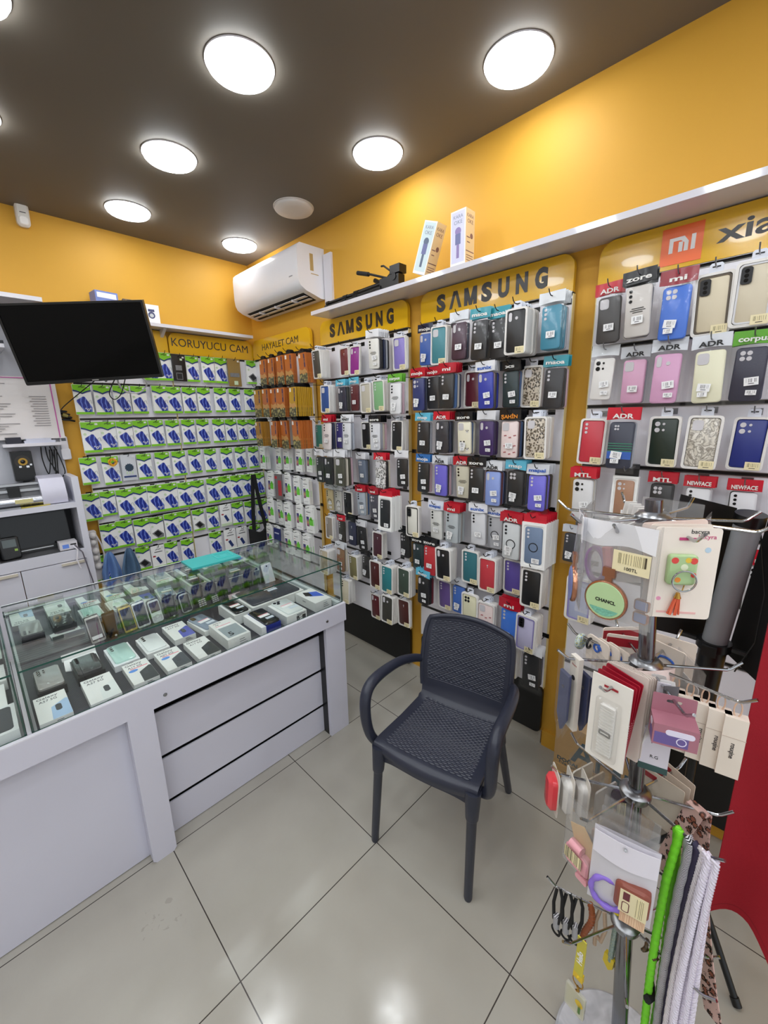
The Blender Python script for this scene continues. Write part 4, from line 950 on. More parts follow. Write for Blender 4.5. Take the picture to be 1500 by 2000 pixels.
q = R_; pts = [(-1.04 + .03 * math.sin(k * 1.9) + .004 * k, 1.775 + .015 * math.cos(k * 2.3), 1.80 - .006 * k) for k in range(12)]
t = thing('cable_bundle', 'black cable bundle tied on the yellow strip left of the packets', 'cable', (-1.02, 1.78, 1.77))
put('cable', MB().tube(curve(pts), .006, 6), BLACK_MATT, t, loc=(1.02, -1.78, -1.77)); put('tie', MB().tube([(-1.03, 1.765, 1.775), (-1.005, 1.765, 1.765)], .011, 8), mat('8a7d3a', .5), t, loc=(1.02, -1.78, -1.77))

# ------------------------------------------------------------------ white cabinet at the left
CABW = mat('d2d2dc', .4, vary=.02)
t = thing('wall_cabinet', 'white cabinet with doors and an open bay at the left picture edge', 'cabinet', (-1.6, 1.67, 0))
def C(name, mb, m): return put(name, mb, m, t, loc=(1.6, -1.67, 0))
C('side_panel', MB().box(-1.085, -1.05, 1.52, 1.80, .0, 1.40), CABW)
C('shelf_plate', MB().box(-2.3, -1.085, 1.52, 1.80, 1.213, 1.245), CABW)
C('bay_floor', MB().box(-2.3, -1.085, 1.53, 1.80, .925, .95), mat('4a4a4c', .5))
C('divider', MB().box(-1.50, -1.482, 1.52, 1.80, .95, 1.213), CABW)
C('bay_back', MB().box(-2.3, -1.085, 1.785, 1.80, .95, 1.213), mat('26262a', .5))
C('front_rail', MB().box(-2.3, -1.085, 1.515, 1.54, .885, .948), CABW)
for a, c_ in ((-2.3, -1.822), (-1.818, -1.408), (-1.404, -1.087)):
    d_ = C('door', MB().box(a, c_, 1.515, 1.533, .08, .88), CABW)
    put('handle', MB().box((a + c_) / 2 + .03, c_ - .012, 1.503, 1.515, .862, .876), mat('cdc5b5', .4), d_)
C('plinth', MB().box(-2.3, -1.06, 1.56, 1.80, 0, .08), GREY_W)
tag(put('wall_panel', MB().box(-2.3, -1.06, 1.802, YW, 1.245, 2.36), mat('b9bac2', .45)), 'pale grey wall panel behind the plotter and the price list', 'wall panel', None, None)
t = thing('upper_shelf_unit', 'white open shelf unit high at the left picture edge behind the television', 'shelf', (-1.7, 1.66, 2.1))
put('shelf_plate', MB().box(-.7, .64, -.15, .14, .285, .308), WHITE, t); put('shelf_plate', MB().box(-.7, .44, -.12, .14, .03, .05), WHITE, t)
put('side_panel', MB().box(-.72, -.7, -.15, .14, -.45, .308), WHITE, t)
tag(put('set_top_box', MB().box(-1.42, -1.27, 1.62, 1.74, 2.15, 2.19).box(-1.30, -1.255, 1.60, 1.62, 2.15, 2.175), mat('22222a', .4)), 'dark box on the high shelf left of the television', 'set top box')
# price list
t = thing('price_list', 'printed price list sheet with a magenta border below the television', 'poster', (-1.36, 1.765, 1.80))
mb = MB().shell(lambda u, v: (-.40 + .72 * u, .004 * math.sin(5 * u), .20 - .37 * v), 8, 4, -.0015, 0)
for k in range(22):
    z = .17 - .0145 * k
    if k in (2, 5): continue
    a = -.10 + .012 * (k % 3); mb.box(a - .2, a + (.10 + .03 * ((k * 7) % 4)) * (1 if k > 5 else .9), -.0062, -.004, z, z + .0032, 1)
    if 5 < k < 19: mb.box(.18 + .012 * (k % 2), .262, -.0062, -.004, z, z + .004, 1)
mb.box(.292, .297, -.0062, -.004, -.165, .19, 2).box(-.4, .292, -.0062, -.004, .19, .194, 2)
put('sheet', mb, [mat('dcd6d4', .5), mat('8f8a8c', .6), mat('c24aa0', .5)], t)
t = thing('small_wall_shelf', 'small white wall shelf under the price list', 'shelf', (-1.2, 1.76, 1.59))
put('shelf_plate', MB().box(-.09, .125, -.07, .05, 0, .018), WHITE, t)
tag(put('paper_stack', MB().box(-1.25, -1.10, 1.70, 1.80, 1.608, 1.622).box(-1.24, -1.12, 1.70, 1.79, 1.622, 1.634), [mat('c6c8d8', .5)]), 'stack of papers on the small shelf under the price list', 'papers')
tag(put('card_case', MB().box(-1.33, -1.262, 1.70, 1.78, 1.609, 1.645), mat('1c1c2a', .4)), 'dark case on the small shelf left of the papers', 'case')
put('shelf_plate', MB().box(-.15, -.09, -.07, .05, 0, .018), WHITE, t)
# plotter
t = thing('cutting_plotter', 'silver and white cutting plotter on the cabinet top', 'plotter', (-1.4, 1.65, 1.245))
prf = [(-.10, .005), (.09, .005), (.09, .15), (.03, .168), (-.06, .155), (-.09, .12), (-.115, .05)]
put('end_housing', MB().prism(prf, .165, .285, ax='x'), mat('c9c7d6', .3), t)
put('body', MB().prism([(-.05, .0), (.09, .0), (.09, .12), (.02, .135), (-.03, .125)], -.5, .165, ax='x'), mat('6c6d70', .4), t)
put('rail', MB().box(-.5, .165, -.045, -.02, .125, .138).box(-.5, .165, -.05, -.03, .09, .105), ALU, t)
put('roller', MB().tube([(-.5, -.085, .038), (.165, -.085, .038)], .026, 16), mat('c3c4c9', .2, .8), t)
put('carriage', MB().box(.02, .075, -.07, -.03, .06, .12).box(-.1, -.05, -.07, -.03, .06, .12), BLACK, t)
put('label', MB().box(.04, .12, -.1125, -.108, .03, .052), mat('c9c08a', .5), t)
tag(put('cutting_mat', MB().box(-.06, .075, -.055, .055, 0, .004).box(-.045, -.012, -.04, -.005, .004, .005, 1).box(-.005, .03, -.04, -.005, .004, .005, 1).box(-.045, -.012, .005, .04, .004, .005, 1), [mat('b9a94c', .5), mat('6a602a', .5)], None, (-1.285, 1.585, 1.246), (0, 0, .1)), 'yellow gridded mat lying in front of the plotter', 'mat')
tag(put('tablet', MB().box(-.08, .08, -.04, .04, 0, .008), mat('8f9196', .3), None, (-1.42, 1.57, 1.246)), 'grey tablet lying in front of the plotter', 'tablet')
t = thing('loudspeaker', 'black loudspeaker with a golden cone above the plotter', 'speaker', (-1.275, 1.72, 1.385))
put('cabinet', MB().box(-.05, .048, 0, .07, 0, .175), BLACK, t)
put('surround', MB().lathe([(.038, 0), (.036, -.003), (.024, -.006), (.001, -.006)], 24, 0, RX(90)), [mat('2a241e', .3)], t, loc=(0, -.0005, .115))
put('cone', MB().lathe([(.022, 0), (.018, -.004), (.010, -.008), (.001, -.009)], 24, 0, RX(90)), [mat('b08a3e', .3, .7)], t, loc=(0, -.004, .115))
put('dust_cap', MB().lathe([(.012, 0), (.008, .004), (.001, .006)], 16, 0, RX(90)), [BLACK_GLOSS], t, loc=(0, -.006, .115))
put('sparkle_foil', MB().box(-.022, -.01, -.003, 0, .08, .09).box(.012, .026, -.003, 0, .078, .09).box(.03, .04, -.003, 0, .09, .1), mat('e8e8ea', .15, .6), t)
tag(put('speaker_bracket', MB().box(-1.29, -1.26, 1.735, 1.78, 1.381, 1.386).box(-1.29, -1.26, 1.775, 1.79, 1.36, 1.39), BLACK), 'bracket under the black loudspeaker', 'bracket')
t = thing('monitor', 'dark monitor leaning in the open bay of the cabinet', 'monitor', (-1.28, 1.66, .952), (-.18, 0, 0))
put('screen', MB().box(-.17, .15, -.004, 0, .03, .235), BLACK_GLOSS, t); put('casing', MB().box(-.175, .155, 0, .025, .0, .24), BLACK, t); put('bottom_strip', MB().box(-.12, .06, -.006, -.001, .012, .018), ALU, t)
t = thing('card_reader', 'black card reader standing in the open bay', 'card reader', (-1.425, 1.57, .952), (-.2, 0, 0))
put('body', MB().prism(rrect(.09, .13, .012, 3, 0, .065), -.02, .025, inset=.004), BLACK, t); put('display', MB().box(-.03, .03, -.022, -.019, .07, .115), mat('5a6262', .2), t); put('key', MB().box(.018, .032, -.023, -.019, .045, .058), mat('8fae4a', .4), t)
t = thing('usb_charger', 'white charging station with a blue display at the bay edge', 'charger', (-1.158, 1.57, .952))
put('body', MB().box(-.046, .044, -.03, .05, 0, .048), mat('d6d3d8', .35), t); put('display', MB().box(-.032, .0, -.0312, -.03, .010, .034), mat('6c8fe0', .2), t); put('port', MB().box(.008, .038, -.0312, -.03, .026, .034), BLK_D, t)
put('white_cable', MB().tube([(.02, -.03, .018), (.035, -.07, .0), (.02, -.085, -.06), (.03, -.09, -.12)], .004, 6), WHITE, t)
put('black_cable', MB().tube([(.03, -.03, .022), (.055, -.08, -.02), (.075, -.10, -.20), (.095, -.09, -.42)], .004, 6), mat('5a5560', .5), t)
t = thing('remote_control', 'white remote control in its wall holder beside the price list', 'remote control', (-1.048, 1.80, 1.565))
put('holder', MB().prism(rrect(.05, .07, .01, 3, 0, -.04), -.026, 0, inset=.003), mat('dcdce2', .35), t); put('body', MB().prism(rrect(.04, .14, .01, 3, 0, .005), -.02, -.004, inset=.003), WHITE, t); put('display', MB().box(-.012, .012, -.021, -.0195, .045, .062), mat('5e6468', .2), t)
t = thing('hanging_cables', 'black cables hanging beside the loudspeaker', 'cable', (-1.14, 1.78, 1.58))
for k in range(4): put('cable', MB().tube(curve([(-.03 + .022 * k, 0, .0), (-.035 + .03 * k, -.01, -.08), (-.02 + .018 * k + .03 * (k % 2), -.02, -.17), (.0 + .01 * k, -.012, -.10 - .03 * k), (.01 + .012 * k, 0, -.02)]), .0035, 6), BLACK_MATT, t)
# power strip and its plugs
t = thing('power_strip', 'white power strip with plugs hanging at the edge of the packet board', 'power strip', (-1.0, 1.775, .82))
put('strip', MB().prism(rrect(.055, .36, .012, 3), -.03, 0, inset=.004), mat('cdc9c9', .4), t)
for k in range(5): put('plug', MB().lathe([(.022, 0), (.022, .018), (.014, .03), (.008, .034)], 12, 0, RX(90)), mat('d8d4d2', .35), t, loc=(.004 * (-1) ** k, -.03, .15 - .055 * k), rot=(.3 * (-1) ** k, .2, 0))
put('white_cable', MB().tube([(.02, -.05, .15), (.04, -.05, .08), (.05, -.04, -.0), (.03, -.04, -.10)], .005, 6).tube([(.005, -.03, -.18), (.03, -.02, -.26), (-.01, -.02, -.36), (.03, -.02, -.42)], .006, 6), WHITE, t)
# blue cloths on hooks
def cloth(label, x, col, seed):
    t = thing('cleaning_cloth', label, 'cloth', (x, 1.73, .835), group='blue cloths hanging on the back wall')
    r_ = random.Random(seed); ph = r_.random() * 3
    def f(u, v):
        wd = .012 + .05 * min(1, v * 1.6) ** .7
        return ((u - .5) * 2 * wd, -.022 * math.sin(11 * u + ph) * min(1, v * 2.5) - .01 * (1 - v), -.245 * v * (.86 + .2 * math.sin(4 * u + ph) ** 2))
    put('cloth', MB().shell(f, 22, 14, -.003), mat(col, .85, bump=.3, scale=90), t)
cloth('light blue cloth hanging left of the darker one on the back wall', -.925, '6d8fc6', 1)
cloth('dull blue cloth hanging right of the lighter one on the back wall', -.805, '54718f', 4)
t = tag(put('cable_coil', MB().tube([((.020 + .006 * math.sin(1.7 * a)) * math.cos(a), -.006 + .006 * math.sin(2.3 * a), (.020 + .006 * math.sin(1.7 * a)) * math.sin(a)) for a in [k * .3 for k in range(130)]], .0028, 6), mat('e0a51c', .4), None, (-.815, 1.705, 1.455)), 'yellow cable coil hanging on a packet of the fourth row', 'cable')
t = thing('shoulder_strap', 'black webbing strap with a pouch hanging in the room corner', 'strap', (.15, 1.60, 1.27))
put('webbing', MB().shell(lambda u, v: (-.016 + .034 * u - .035 * v, .01 * math.sin(3 * v), -.52 * v), 3, 14, -.003).shell(lambda u, v: (-.012 + .034 * u + .075 * v, -.01 + .01 * math.sin(3 * v), -.50 * v), 3, 14, -.003), mat('0e0e10', .8), t)
put('pouch', MB().shell(lambda u, v: (-.085 + .20 * u, -.03 * math.sin(PI * u), -.48 - .14 * v + .02 * math.cos(PI * 2 * u)), 10, 5, -.02), mat('0e0e10', .8), t)

# ------------------------------------------------------------------ display counter
t = thing('shop_counter', 'white shop counter with slatted front and a glass display on top', 'counter', (-1.2, .3, 0))
OFC = (1.2, -.3, 0)
def K(name, mb, m, par=None): return put(name, mb, m, par or t, loc=OFC if par is None else None)
CW = mat('cac9d6', .3, vary=.02)
CX1 = -.235
K('apron', MB().box(-2.35, CX1, -.02, 0, .664, .760).box(CX1 - .02, CX1, 0, .62, .664, .760), CW)
for x in (-1.14, -.361, -1.95): K('screw', MB().lathe([(.0075, 0), (.0065, .0025), (.001, .003)], 14, 0, TL(x, -.02, .703) @ RX(90)), STEEL)
K('leg', MB().prism([(-.362, .664), (-.362, 0), (-.2375, 0), (-.2375, .664)][::-1], -.004, .016), CW)
K('leg', MB().prism([(-1.274, .664), (-1.274, .012), (-1.262, 0), (-1.198, 0), (-1.186, .012), (-1.186, .664)][::-1], -.02, .029), CW)
K('black_return', MB().box(-.3625, -.345, .016, .075, 0, .664), BLACK)
for z0, z1 in ((.004, .154), (.172, .372), (.390, .590)): K('slat', MB().box(-1.186, -.363, .060, .067, z0, z1), CW)
K('groove_backing', MB().box(-1.19, -.345, .078, .084, 0, .664), BLACK)
K('front_panel', MB().box(-2.35, -1.262, .030, .046, .004, .664), CW)
K('end_panel', MB().box(-.252, -.2375, .016, .62, 0, .664), CW)
K('back_panel', MB().box(-2.35, -.252, .60, .62, 0, .76), CW)
BED, nt, b = node_mat('dark_woven_mat')
tc = nt.nodes.new('ShaderNodeTexCoord'); wv = nt.nodes.new('ShaderNodeTexChecker'); wv.inputs['Scale'].default_value = 160; nt.links.new(tc.outputs['Object'], wv.inputs['Vector'])
wv.inputs['Color1'].default_value = (*lin('26262d'), 1); wv.inputs['Color2'].default_value = (*lin('34343d'), 1); nt.links.new(wv.outputs['Color'], b.inputs['Base Color']); b.inputs['Roughness'].default_value = .4
K('display_bed', MB().box(-2.35, CX1 - .02, 0, .60, .722, .738), BED)
K('front_rail', MB().box(-2.35, CX1, -.02, -.004, .760, .7645), WHITE_PANEL); K('side_rail', MB().box(CX1 - .032, CX1, .010, .62, .738, .7645), mat('cfd8d8', .3))
def glass_case(label, x0, x1):
    t = thing('glass_case', label, 'glass case', ((x0 + x1) / 2, .31, .7645), group='glass cases on the counter')
    o = (-(x0 + x1) / 2, -.31, -.7645)
    def pane(nm, a, b_, c, d, e, f):
        mb = MB().box(a, b_, c, d, e, f); ext = (b_ - a, d - c, f - e); thin_ax = ext.index(min(ext))
        mb.m = [0 if {0: 2, 1: 2, 2: 1, 3: 1, 4: 0, 5: 0}[i] == thin_ax else 1 for i in range(6)]
        put(nm, mb, [GLASS, GLASS_EDGE], t, loc=o)
    pane('top_pane', x0, x1, -.006, .655, .979, .985); pane('front_pane', x0, x1, -.003, .002, .7645, .979)
    pane('side_pane', x0, x0 + .005, .003, .60, .7645, .979); pane('side_pane', x1 - .005, x1, .003, .60, .7645, .979)
    put('mirror_back', MB().box(x0 + .006, x1 - .006, .585, .590, .742, .978), MIRROR, t, loc=o)
    put('back_edge_profile', MB().box(x0, x1, .655, .661, .978, .986), mat('dfe6e6', .2), t, loc=o)
    for a in (x0 + .006, x1 - .014): put('base_profile', MB().box(a, a + .008, .018, .585, .738, .752), ALU, t, loc=o)
MIRROR = mat('d5e4db', .01, 1.0, vary=0)
glass_case('right glass display case of the counter full of phones and boxes', -1.522, -.240)
glass_case('left glass display case of the counter cut by the picture edge', -2.34, -1.535)
K('partition_profile', MB().box(-1.534, -1.523, .0, .60, .738, .768), WHITE)

# ------------------------------------------------------------------ goods in the glass case
ZB = .7385
STRIP_R = mat('e4909a', .5); OVAL = mat('5d93dd', .4); PRINT = mat('4a4a50', .5)
def goods_box(label, x, y, w_, d_, h_, rotz=0, lines=(), pic=None, extra=None, tint='e6e7e4', side=True, z=ZB):
    t = thing('phone_box', label, 'phone box', (x, y, z), (0, 0, rotz), 'phone boxes in the glass case')
    mb = MB().box(-w_ / 2, w_ / 2, -d_ / 2, d_ / 2, 0, h_, 0)
    for k, s in enumerate(lines): mb.text(s, .020, .0002, 1, TL(-w_ * .08, d_ / 2 - .019 - .021 * k, h_ + .0003), width=w_ * (.66 if k == 0 else .56), ax='z')
    if pic:
        mb.prism([(-w_ * .10, -d_ * .495), (w_ * .495, -d_ * .495), (w_ * .495, d_ * .10), (w_ * .42, d_ * .13), (-w_ * .05, -d_ * .04)], h_, h_ + .0004, 2, ax='z')
        mb.prism(rrect(w_ * .19, d_ * .24, w_ * .09, 4, w_ * .16, -d_ * .12), h_, h_ + .0008, 3, ax='z')
    if side:
        for k in range(3): mb.box(.0, w_ * .34 - .006 * k, -d_ / 2 - .0003, -d_ / 2, h_ * (.25 + .2 * k), h_ * (.25 + .2 * k) + .0024, 1)
    if extra: extra(mb, w_, d_, h_)
    put('carton', mb, [mat(tint, .3, vary=.02), PRINT, mat(pic or 'e6e6e6', .3), mat('43464a', .3), STRIP_R, OVAL, mat('9aa4a8', .35), BLK_D, PAPER_WHITE, mat('3d62c8', .3)], t)
    return t
def promo(mb, w, d, h):
    mb.box(-w * .30, w * .40, d * .14, d * .19, h, h + .0006, 8); mb.box(-w * .30, w * .40, d * .17, d * .21, h, h + .0008, 4)
    mb.prism([(a * 1.0 - w * .22, b_ * .6 + d * .10) for a, b_ in circ(.016, 14)], h, h + .001, 5, ax='z')
goods_box('white phone box with pale blue picture at the left front of the glass case', -1.456, .108, .090, .178, .029, 0, ('Galaxy', 'A57 5G'), 'a9c4e2')
goods_box('plain white phone box with dark camera pill second from left in the front row', -1.315, .104, .095, .184, .029, 0, ('Galaxy', 'A37 5G'), 'dfe4e2')
goods_box('white phone box with red strip, blue oval and black phone, third in the front row', -1.181, .112, .088, .174, .027, 0, ('Galaxy', 'A17 5G'), '3b3f42', promo)
goods_box('white phone box with red strip, blue oval and black phone, fourth in the front row', -1.061, .112, .092, .174, .027, 0, ('Galaxy', 'A07 5G'), '4a4f55', promo)
goods_box('white phone box with dark phone picture, fifth in the front row', -.942, .108, .092, .176, .027, 0, ('Galaxy', 'A17 5G'), '3b3f42')
goods_box('white phone box with indigo phone picture in the second row of the case', -.958, .335, .092, .172, .027, 0, ('Galaxy', 'A17 5G'), '5a62b5')
def ai5(mb, w, d, h):
    mb.prism([(-w / 2 + .012, -d * .42), (w * .42, -d * .42), (w * .42, d * .14), (-w / 2 + .012, d * .14)], h, h + .0004, 6, ax='z')
    mb.text('5', .05, .0003, 7, TL(-.015, -.052, h + .0006), ax='z', bold=.0005); mb.box(-.04, .03, .035, .05, h, h + .0006, 8); mb.box(-.04, .03, .048, .053, h, h + .0008, 4)
    mb.text('OPPO', .014, .0002, 1, TL(-.02, .085, h + .0003), ax='z').text('A6', .014, .0002, 1, TL(-.028, .068, h + .0003), ax='z')
goods_box('large white phone box marked 5 with a grey band in the front row', -.806, .128, .106, .20, .052, 0, (), None, ai5)
goods_box('dark blue phone box with a white end in the front row', -.648, .116, .100, .178, .046, 0, (), None, lambda m, w, d, h: m.box(-w / 2 - .0006, -w / 2 + .022, -d / 2 - .0006, d / 2 + .0006, .001, h + .0006, 8), '1f2d86', False)
def bb(mb, w, d, h):
    mb.text('B', .030, .0003, 7, TL(.006, -d / 2 - .0004, .026), bold=.0012); mb.box(.03, .05, -d / 2 - .0004, -d / 2, .012, .036, 7)
    for k in range(3): mb.box(.0, .05, -d / 2 - .0004, -d / 2, .040 + .003 * k, .0415 + .003 * k, 1)
goods_box('white phone box with a large letter B on its end in the front row', -.512, .108, .114, .178, .054, 0, (), None, bb)
def rd(mb, w, d, h):
    mb.prism([(-.02, .0), (.04, -.045), (.044, .03), (.0, .055)], h, h + .0005, 9, ax='z'); mb.prism([(-.035, .02), (-.005, -.005), (.005, .05), (-.02, .07)], h, h + .0007, 7, ax='z')
    mb.text('REDMI', .009, .0002, 1, TL(-w / 2 - .0004, .01, .03) @ RZ(-90))
goods_box('white phone box with blue and black phone picture at the right case end', -.330, .136, .104, .18, .050, 0, (), None, rd)
goods_box('white box under the mint phone', -1.199, .308, .092, .182, .026, 0, (), None, None, 'e2e3e6')
goods_box('white box with a small fruit shape under the white phone', -1.080, .303, .090, .168, .026, 0, (), None, lambda m, w, d, h: m.prism(circ(.005, 10, .02, .013), -d / 2 - .0004, -d / 2, 3), 'e4e4e4', False)
goods_box('white box under the tilted blue grey phone', -.845, .318, .086, .17, .026, .1, (), None, None)
goods_box('white box under the black phone with red and white sticker', -.690, .315, .090, .182, .052, 0, (), None, None)
goods_box('wide white box under the large dark tablet', -.477, .350, .31, .232, .052, 0, (), None, None, 'e4e4e0', False)
goods_box('glossy black box under the grey phone with five lenses', -1.441, .300, .084, .172, .034, 0, (), None, None, '17171b', False)
goods_box('glossy black box under the black phone beside the folded white paper', -1.320, .300, .090, .162, .034, 0, (), None, None, '151519', False)
goods_box('white fruit logo phone box with dark phone picture in the left glass case', -1.597, .108, .098, .178, .048, 0, (), None, lambda m, w, d, h: m.prism(rrect(.08, .15, .012, 4, -.002, .0), h, h + .0006, 3, ax='z').prism(circ(.006, 10, -.012, .022), -d / 2 - .0004, -d / 2, 7), 'dfe2e2', False)
goods_box('white phone box behind the fruit logo box in the left glass case', -1.612, .295, .095, .17, .04, 0, (), None, None)
goods_box('white phone box at the back of the left glass case', -1.60, .48, .09, .15, .04, 0, (), None, None)
def shop_phone(label, x, y, z, w_, d_, col, rotz=0, cams=0, sticker=False, rough=.18):
    t = thing('smartphone', label, 'phone', (x, y, z), (0, 0, rotz), 'smartphones lying on boxes in the glass case')
    put('body', MB().prism(rrect(w_, d_, .012, 4), .0085, 0, ax='z', inset=.0015), mat(col, rough, .0, vary=.02, coat=.4), t)
    lens = MB(); xl, yt = -w_ / 2, d_ / 2
    if cams in (1, 2):
        for k in range(3): lens.lathe([(.0058, .008), (.0058, .0100), (.001, .0101)], 12, 0, TL(xl + .014, yt - .014 - .017 * k, 0))
        if cams == 2:
            for k in range(2): lens.lathe([(.0035, .008), (.0035, .0095), (.001, .0096)], 10, 0, TL(xl + .030, yt - .018 - .016 * k, 0))
    if cams == 3: lens.prism(rrect(.020, .034, .006, 3, xl + .016, yt - .024), .008, .0098, ax='z')
    if cams == 4:
        lens.prism(circ(.0085, 14, xl + .015, yt - .016), .008, .0102, ax='z').prism(circ(.0085, 14, xl + .036, yt - .016), .008, .0102, ax='z').prism(circ(.0085, 14, xl + .026, yt - .034), .008, .0102, ax='z')
    if cams: put('camera_lens', lens, LENS, t)
    if sticker:
        put('price_sticker', MB().box(-w_ * .32, w_ * .36, -.012, .016, .0087, .0092, 0).box(-w_ * .32, w_ * .36, .010, .016, .0092, .0094, 1).box(-w_ * .1, w_ * .42, -.045, -.024, .0087, .0092, 2), [PAPER_WHITE, STRIP_R, mat('c9d2dc', .5)], t)
shop_phone('warm grey smartphone with five lenses on a black box, left in the second row', -1.441, .307, ZB + .034, .078, .164, '9a9794', 0, 2)
shop_phone('black smartphone on a black box in front of the folded white paper', -1.320, .306, ZB + .034, .079, .152, '38383a', 0, 1)
shop_phone('mint green smartphone on a white box', -1.199, .312, ZB + .026, .075, .162, 'b5d9d0', 0, 1)
shop_phone('white smartphone with three lenses on a white box', -1.080, .304, ZB + .026, .073, .154, 'e6ebea', 0, 1)
shop_phone('blue grey smartphone with a red price sticker lying askew on a white box', -.843, .322, ZB + .026, .076, .168, '8592a3', .16, 3, True)
shop_phone('black smartphone with price stickers on a white box left of the tablet', -.687, .315, ZB + .052, .072, .170, '101114', 0, 1, True)
shop_phone('black smartphone with price stickers on the dark blue box', -.636, .116, ZB + .046, .076, .172, '14161a', 0, 1, True)
shop_phone('white smartphone with three large black lenses on the letter B box', -.508, .112, ZB + .054, .090, .166, 'dfe5e4', 0, 4, True)
t = thing('tablet', 'large dark grey tablet on a wide white box in the glass case', 'tablet', (-.477, .352, ZB + .052), group=None)
put('body', MB().prism(rrect(.286, .208, .014, 4), .008, 0, ax='z', inset=.0015), mat('393a42', .25), t)
put('price_sticker', MB().box(-.01, .055, .02, .045, .0082, .0088).box(-.01, .055, .038, .045, .0088, .009, 1).box(.0, .055, -.01, .012, .0082, .0088, 2), [PAPER_WHITE, STRIP_R, mat('c9d2dc', .5)], t)
tag(put('folded_card', MB().prism([(-.062, -.05), (-.04, -.062), (-.032, -.035), (.035, -.03), (.04, -.055), (.055, -.058), (.06, .055), (-.055, .05)], .0, .003, ax='z').box(-.06, .06, .046, .050, 0, .03), PAPER_WHITE, None, (-1.322, .425, ZB), (0, 0, 0)), 'folded white card behind the black phone in the glass case', 'card')
tag(put('price_card', MB().box(-.034, .034, -.002, .002, 0, .028), mat('e6c9cc', .5), None, (-.585, .53, ZB), (-.4, 0, 0)), 'pale pink price card behind the tablet in the glass case', 'price tag')
t = thing('tablet_box', 'turquoise tablet box lying on the glass top at its back edge', 'box', (-.683, .552, .9855), (0, 0, -.02))
put('carton', MB().box(-.128, .128, -.082, .082, 0, .010), mat('3fb5b3', .3, vary=.02), t)
put('recessed_frame', MB().ring(rrect(.092, .092, .004, 2, .068, .01), rrect(.078, .078, .003, 2, .068, .01), .010, .0125, ax='z').box(.05, .085, -.01, .02, .010, .0106), mat('4cc3c0', .3), t)
def old_phone(label, x, col, face, w_=.052, h_=.118, keys=False, r_=.008, frame=None, y=.545):
    t = thing('mobile_phone', label, 'phone', (x, y, ZB + .002), (math.radians(-12), math.radians(-5), 0), 'used mobile phones leaning on the mirror')
    put('body', MB().prism(rrect(w_, h_, r_, 4, 0, h_ / 2), 0, .011, inset=.002), mat(frame or col, .22, .3 if frame else 0), t)
    put('screen', MB().prism(rrect(w_ * .84, h_ * (.45 if keys else .84), .003, 2, 0, h_ * (.70 if keys else .51)), -.0008, .0004), mat(face, .06), t)
    if keys:
        kb = MB()
        for i in range(3):
            for j in range(4): kb.box(-w_ * .36 + i * w_ * .25, -w_ * .36 + i * w_ * .25 + w_ * .2, -.0012, .0, h_ * (.06 + .09 * j), h_ * (.06 + .09 * j) + .006)
        if keys == 2: kb = MB().ring(rrect(.02, .02, .006, 3, 0, h_ * .26), rrect(.012, .012, .003, 3, 0, h_ * .26), -.0014, .0).box(-.02, -.012, -.0012, 0, h_ * .1, h_ * .32).box(.012, .02, -.0012, 0, h_ * .1, h_ * .32)
        put('keypad', kb, mat('b9bdbd' if keys == 2 else 'c6c6c4', .3), t)
    else: put('home_button', MB().prism(circ(.005, 12, 0, h_ * .06), -.0009, .0004), mat(frame or 'b9bdbd', .3), t)
    return t
t = old_phone('old mobile phone with silver frame and a paper tag leaning on the mirror, leftmost', -1.232, '4a4446', '4d4547', .056, .125, False, .008, 'c9c6c0')
put('paper_tag', MB().box(-.022, .018, -.0016, -.0009, .018, .034), PAPER_WHITE, t)
old_phone('black mobile phone leaning on the mirror between the silver and gold framed ones', -1.165, '15171a', '0d0f12', .054, .115)
old_phone('old mobile phone with thin gold frame leaning on the mirror', -1.100, '3a3c38', '2b2f2c', .054, .125, False, .006, 'cdb65c')
old_phone('old mobile phone with white frame and dark screen leaning on the mirror', -1.042, 'dfe2e2', '2a3038', .058, .128, False, .009, 'dfe3e4')
old_phone('small silver white slider phone with a square key leaning on the mirror', -.978, 'd8dfdc', '4a3f40', .050, .116, 2, .010)
old_phone('dark glossy mobile phone right of the silver slider phone', -.905, '2a3026', '121a22', .050, .110)
old_phone('black bar phone with a silver rim in the middle of the mirror row', -.835, '1c1f20', '20262a', .052, .104, False, .016, 'b9c0be')
old_phone('black keypad phone with rows of silver keys leaning on the mirror', -.755, '171a19', '1a2026', .054, .118, 1, .012)
old_phone('dark keypad phone right of the silver keyed one', -.685, '22252a', '161c28', .048, .112, 1, .008)
old_phone('dark flat mobile phone behind the left part of the tablet', -.612, '1b1e24', '12161e', .056, .124)
old_phone('dark mobile phone behind the right part of the tablet', -.455, '1c2024', '10151c', .056, .120)
t = old_phone('white smartphone standing upright right of the tablet', -.345, 'e6eaec', 'dfe6ec', .066, .134, False, .010)
put('camera_lens', MB().prism(circ(.005, 12, 0, .118), -.002, .0), LENS, t)

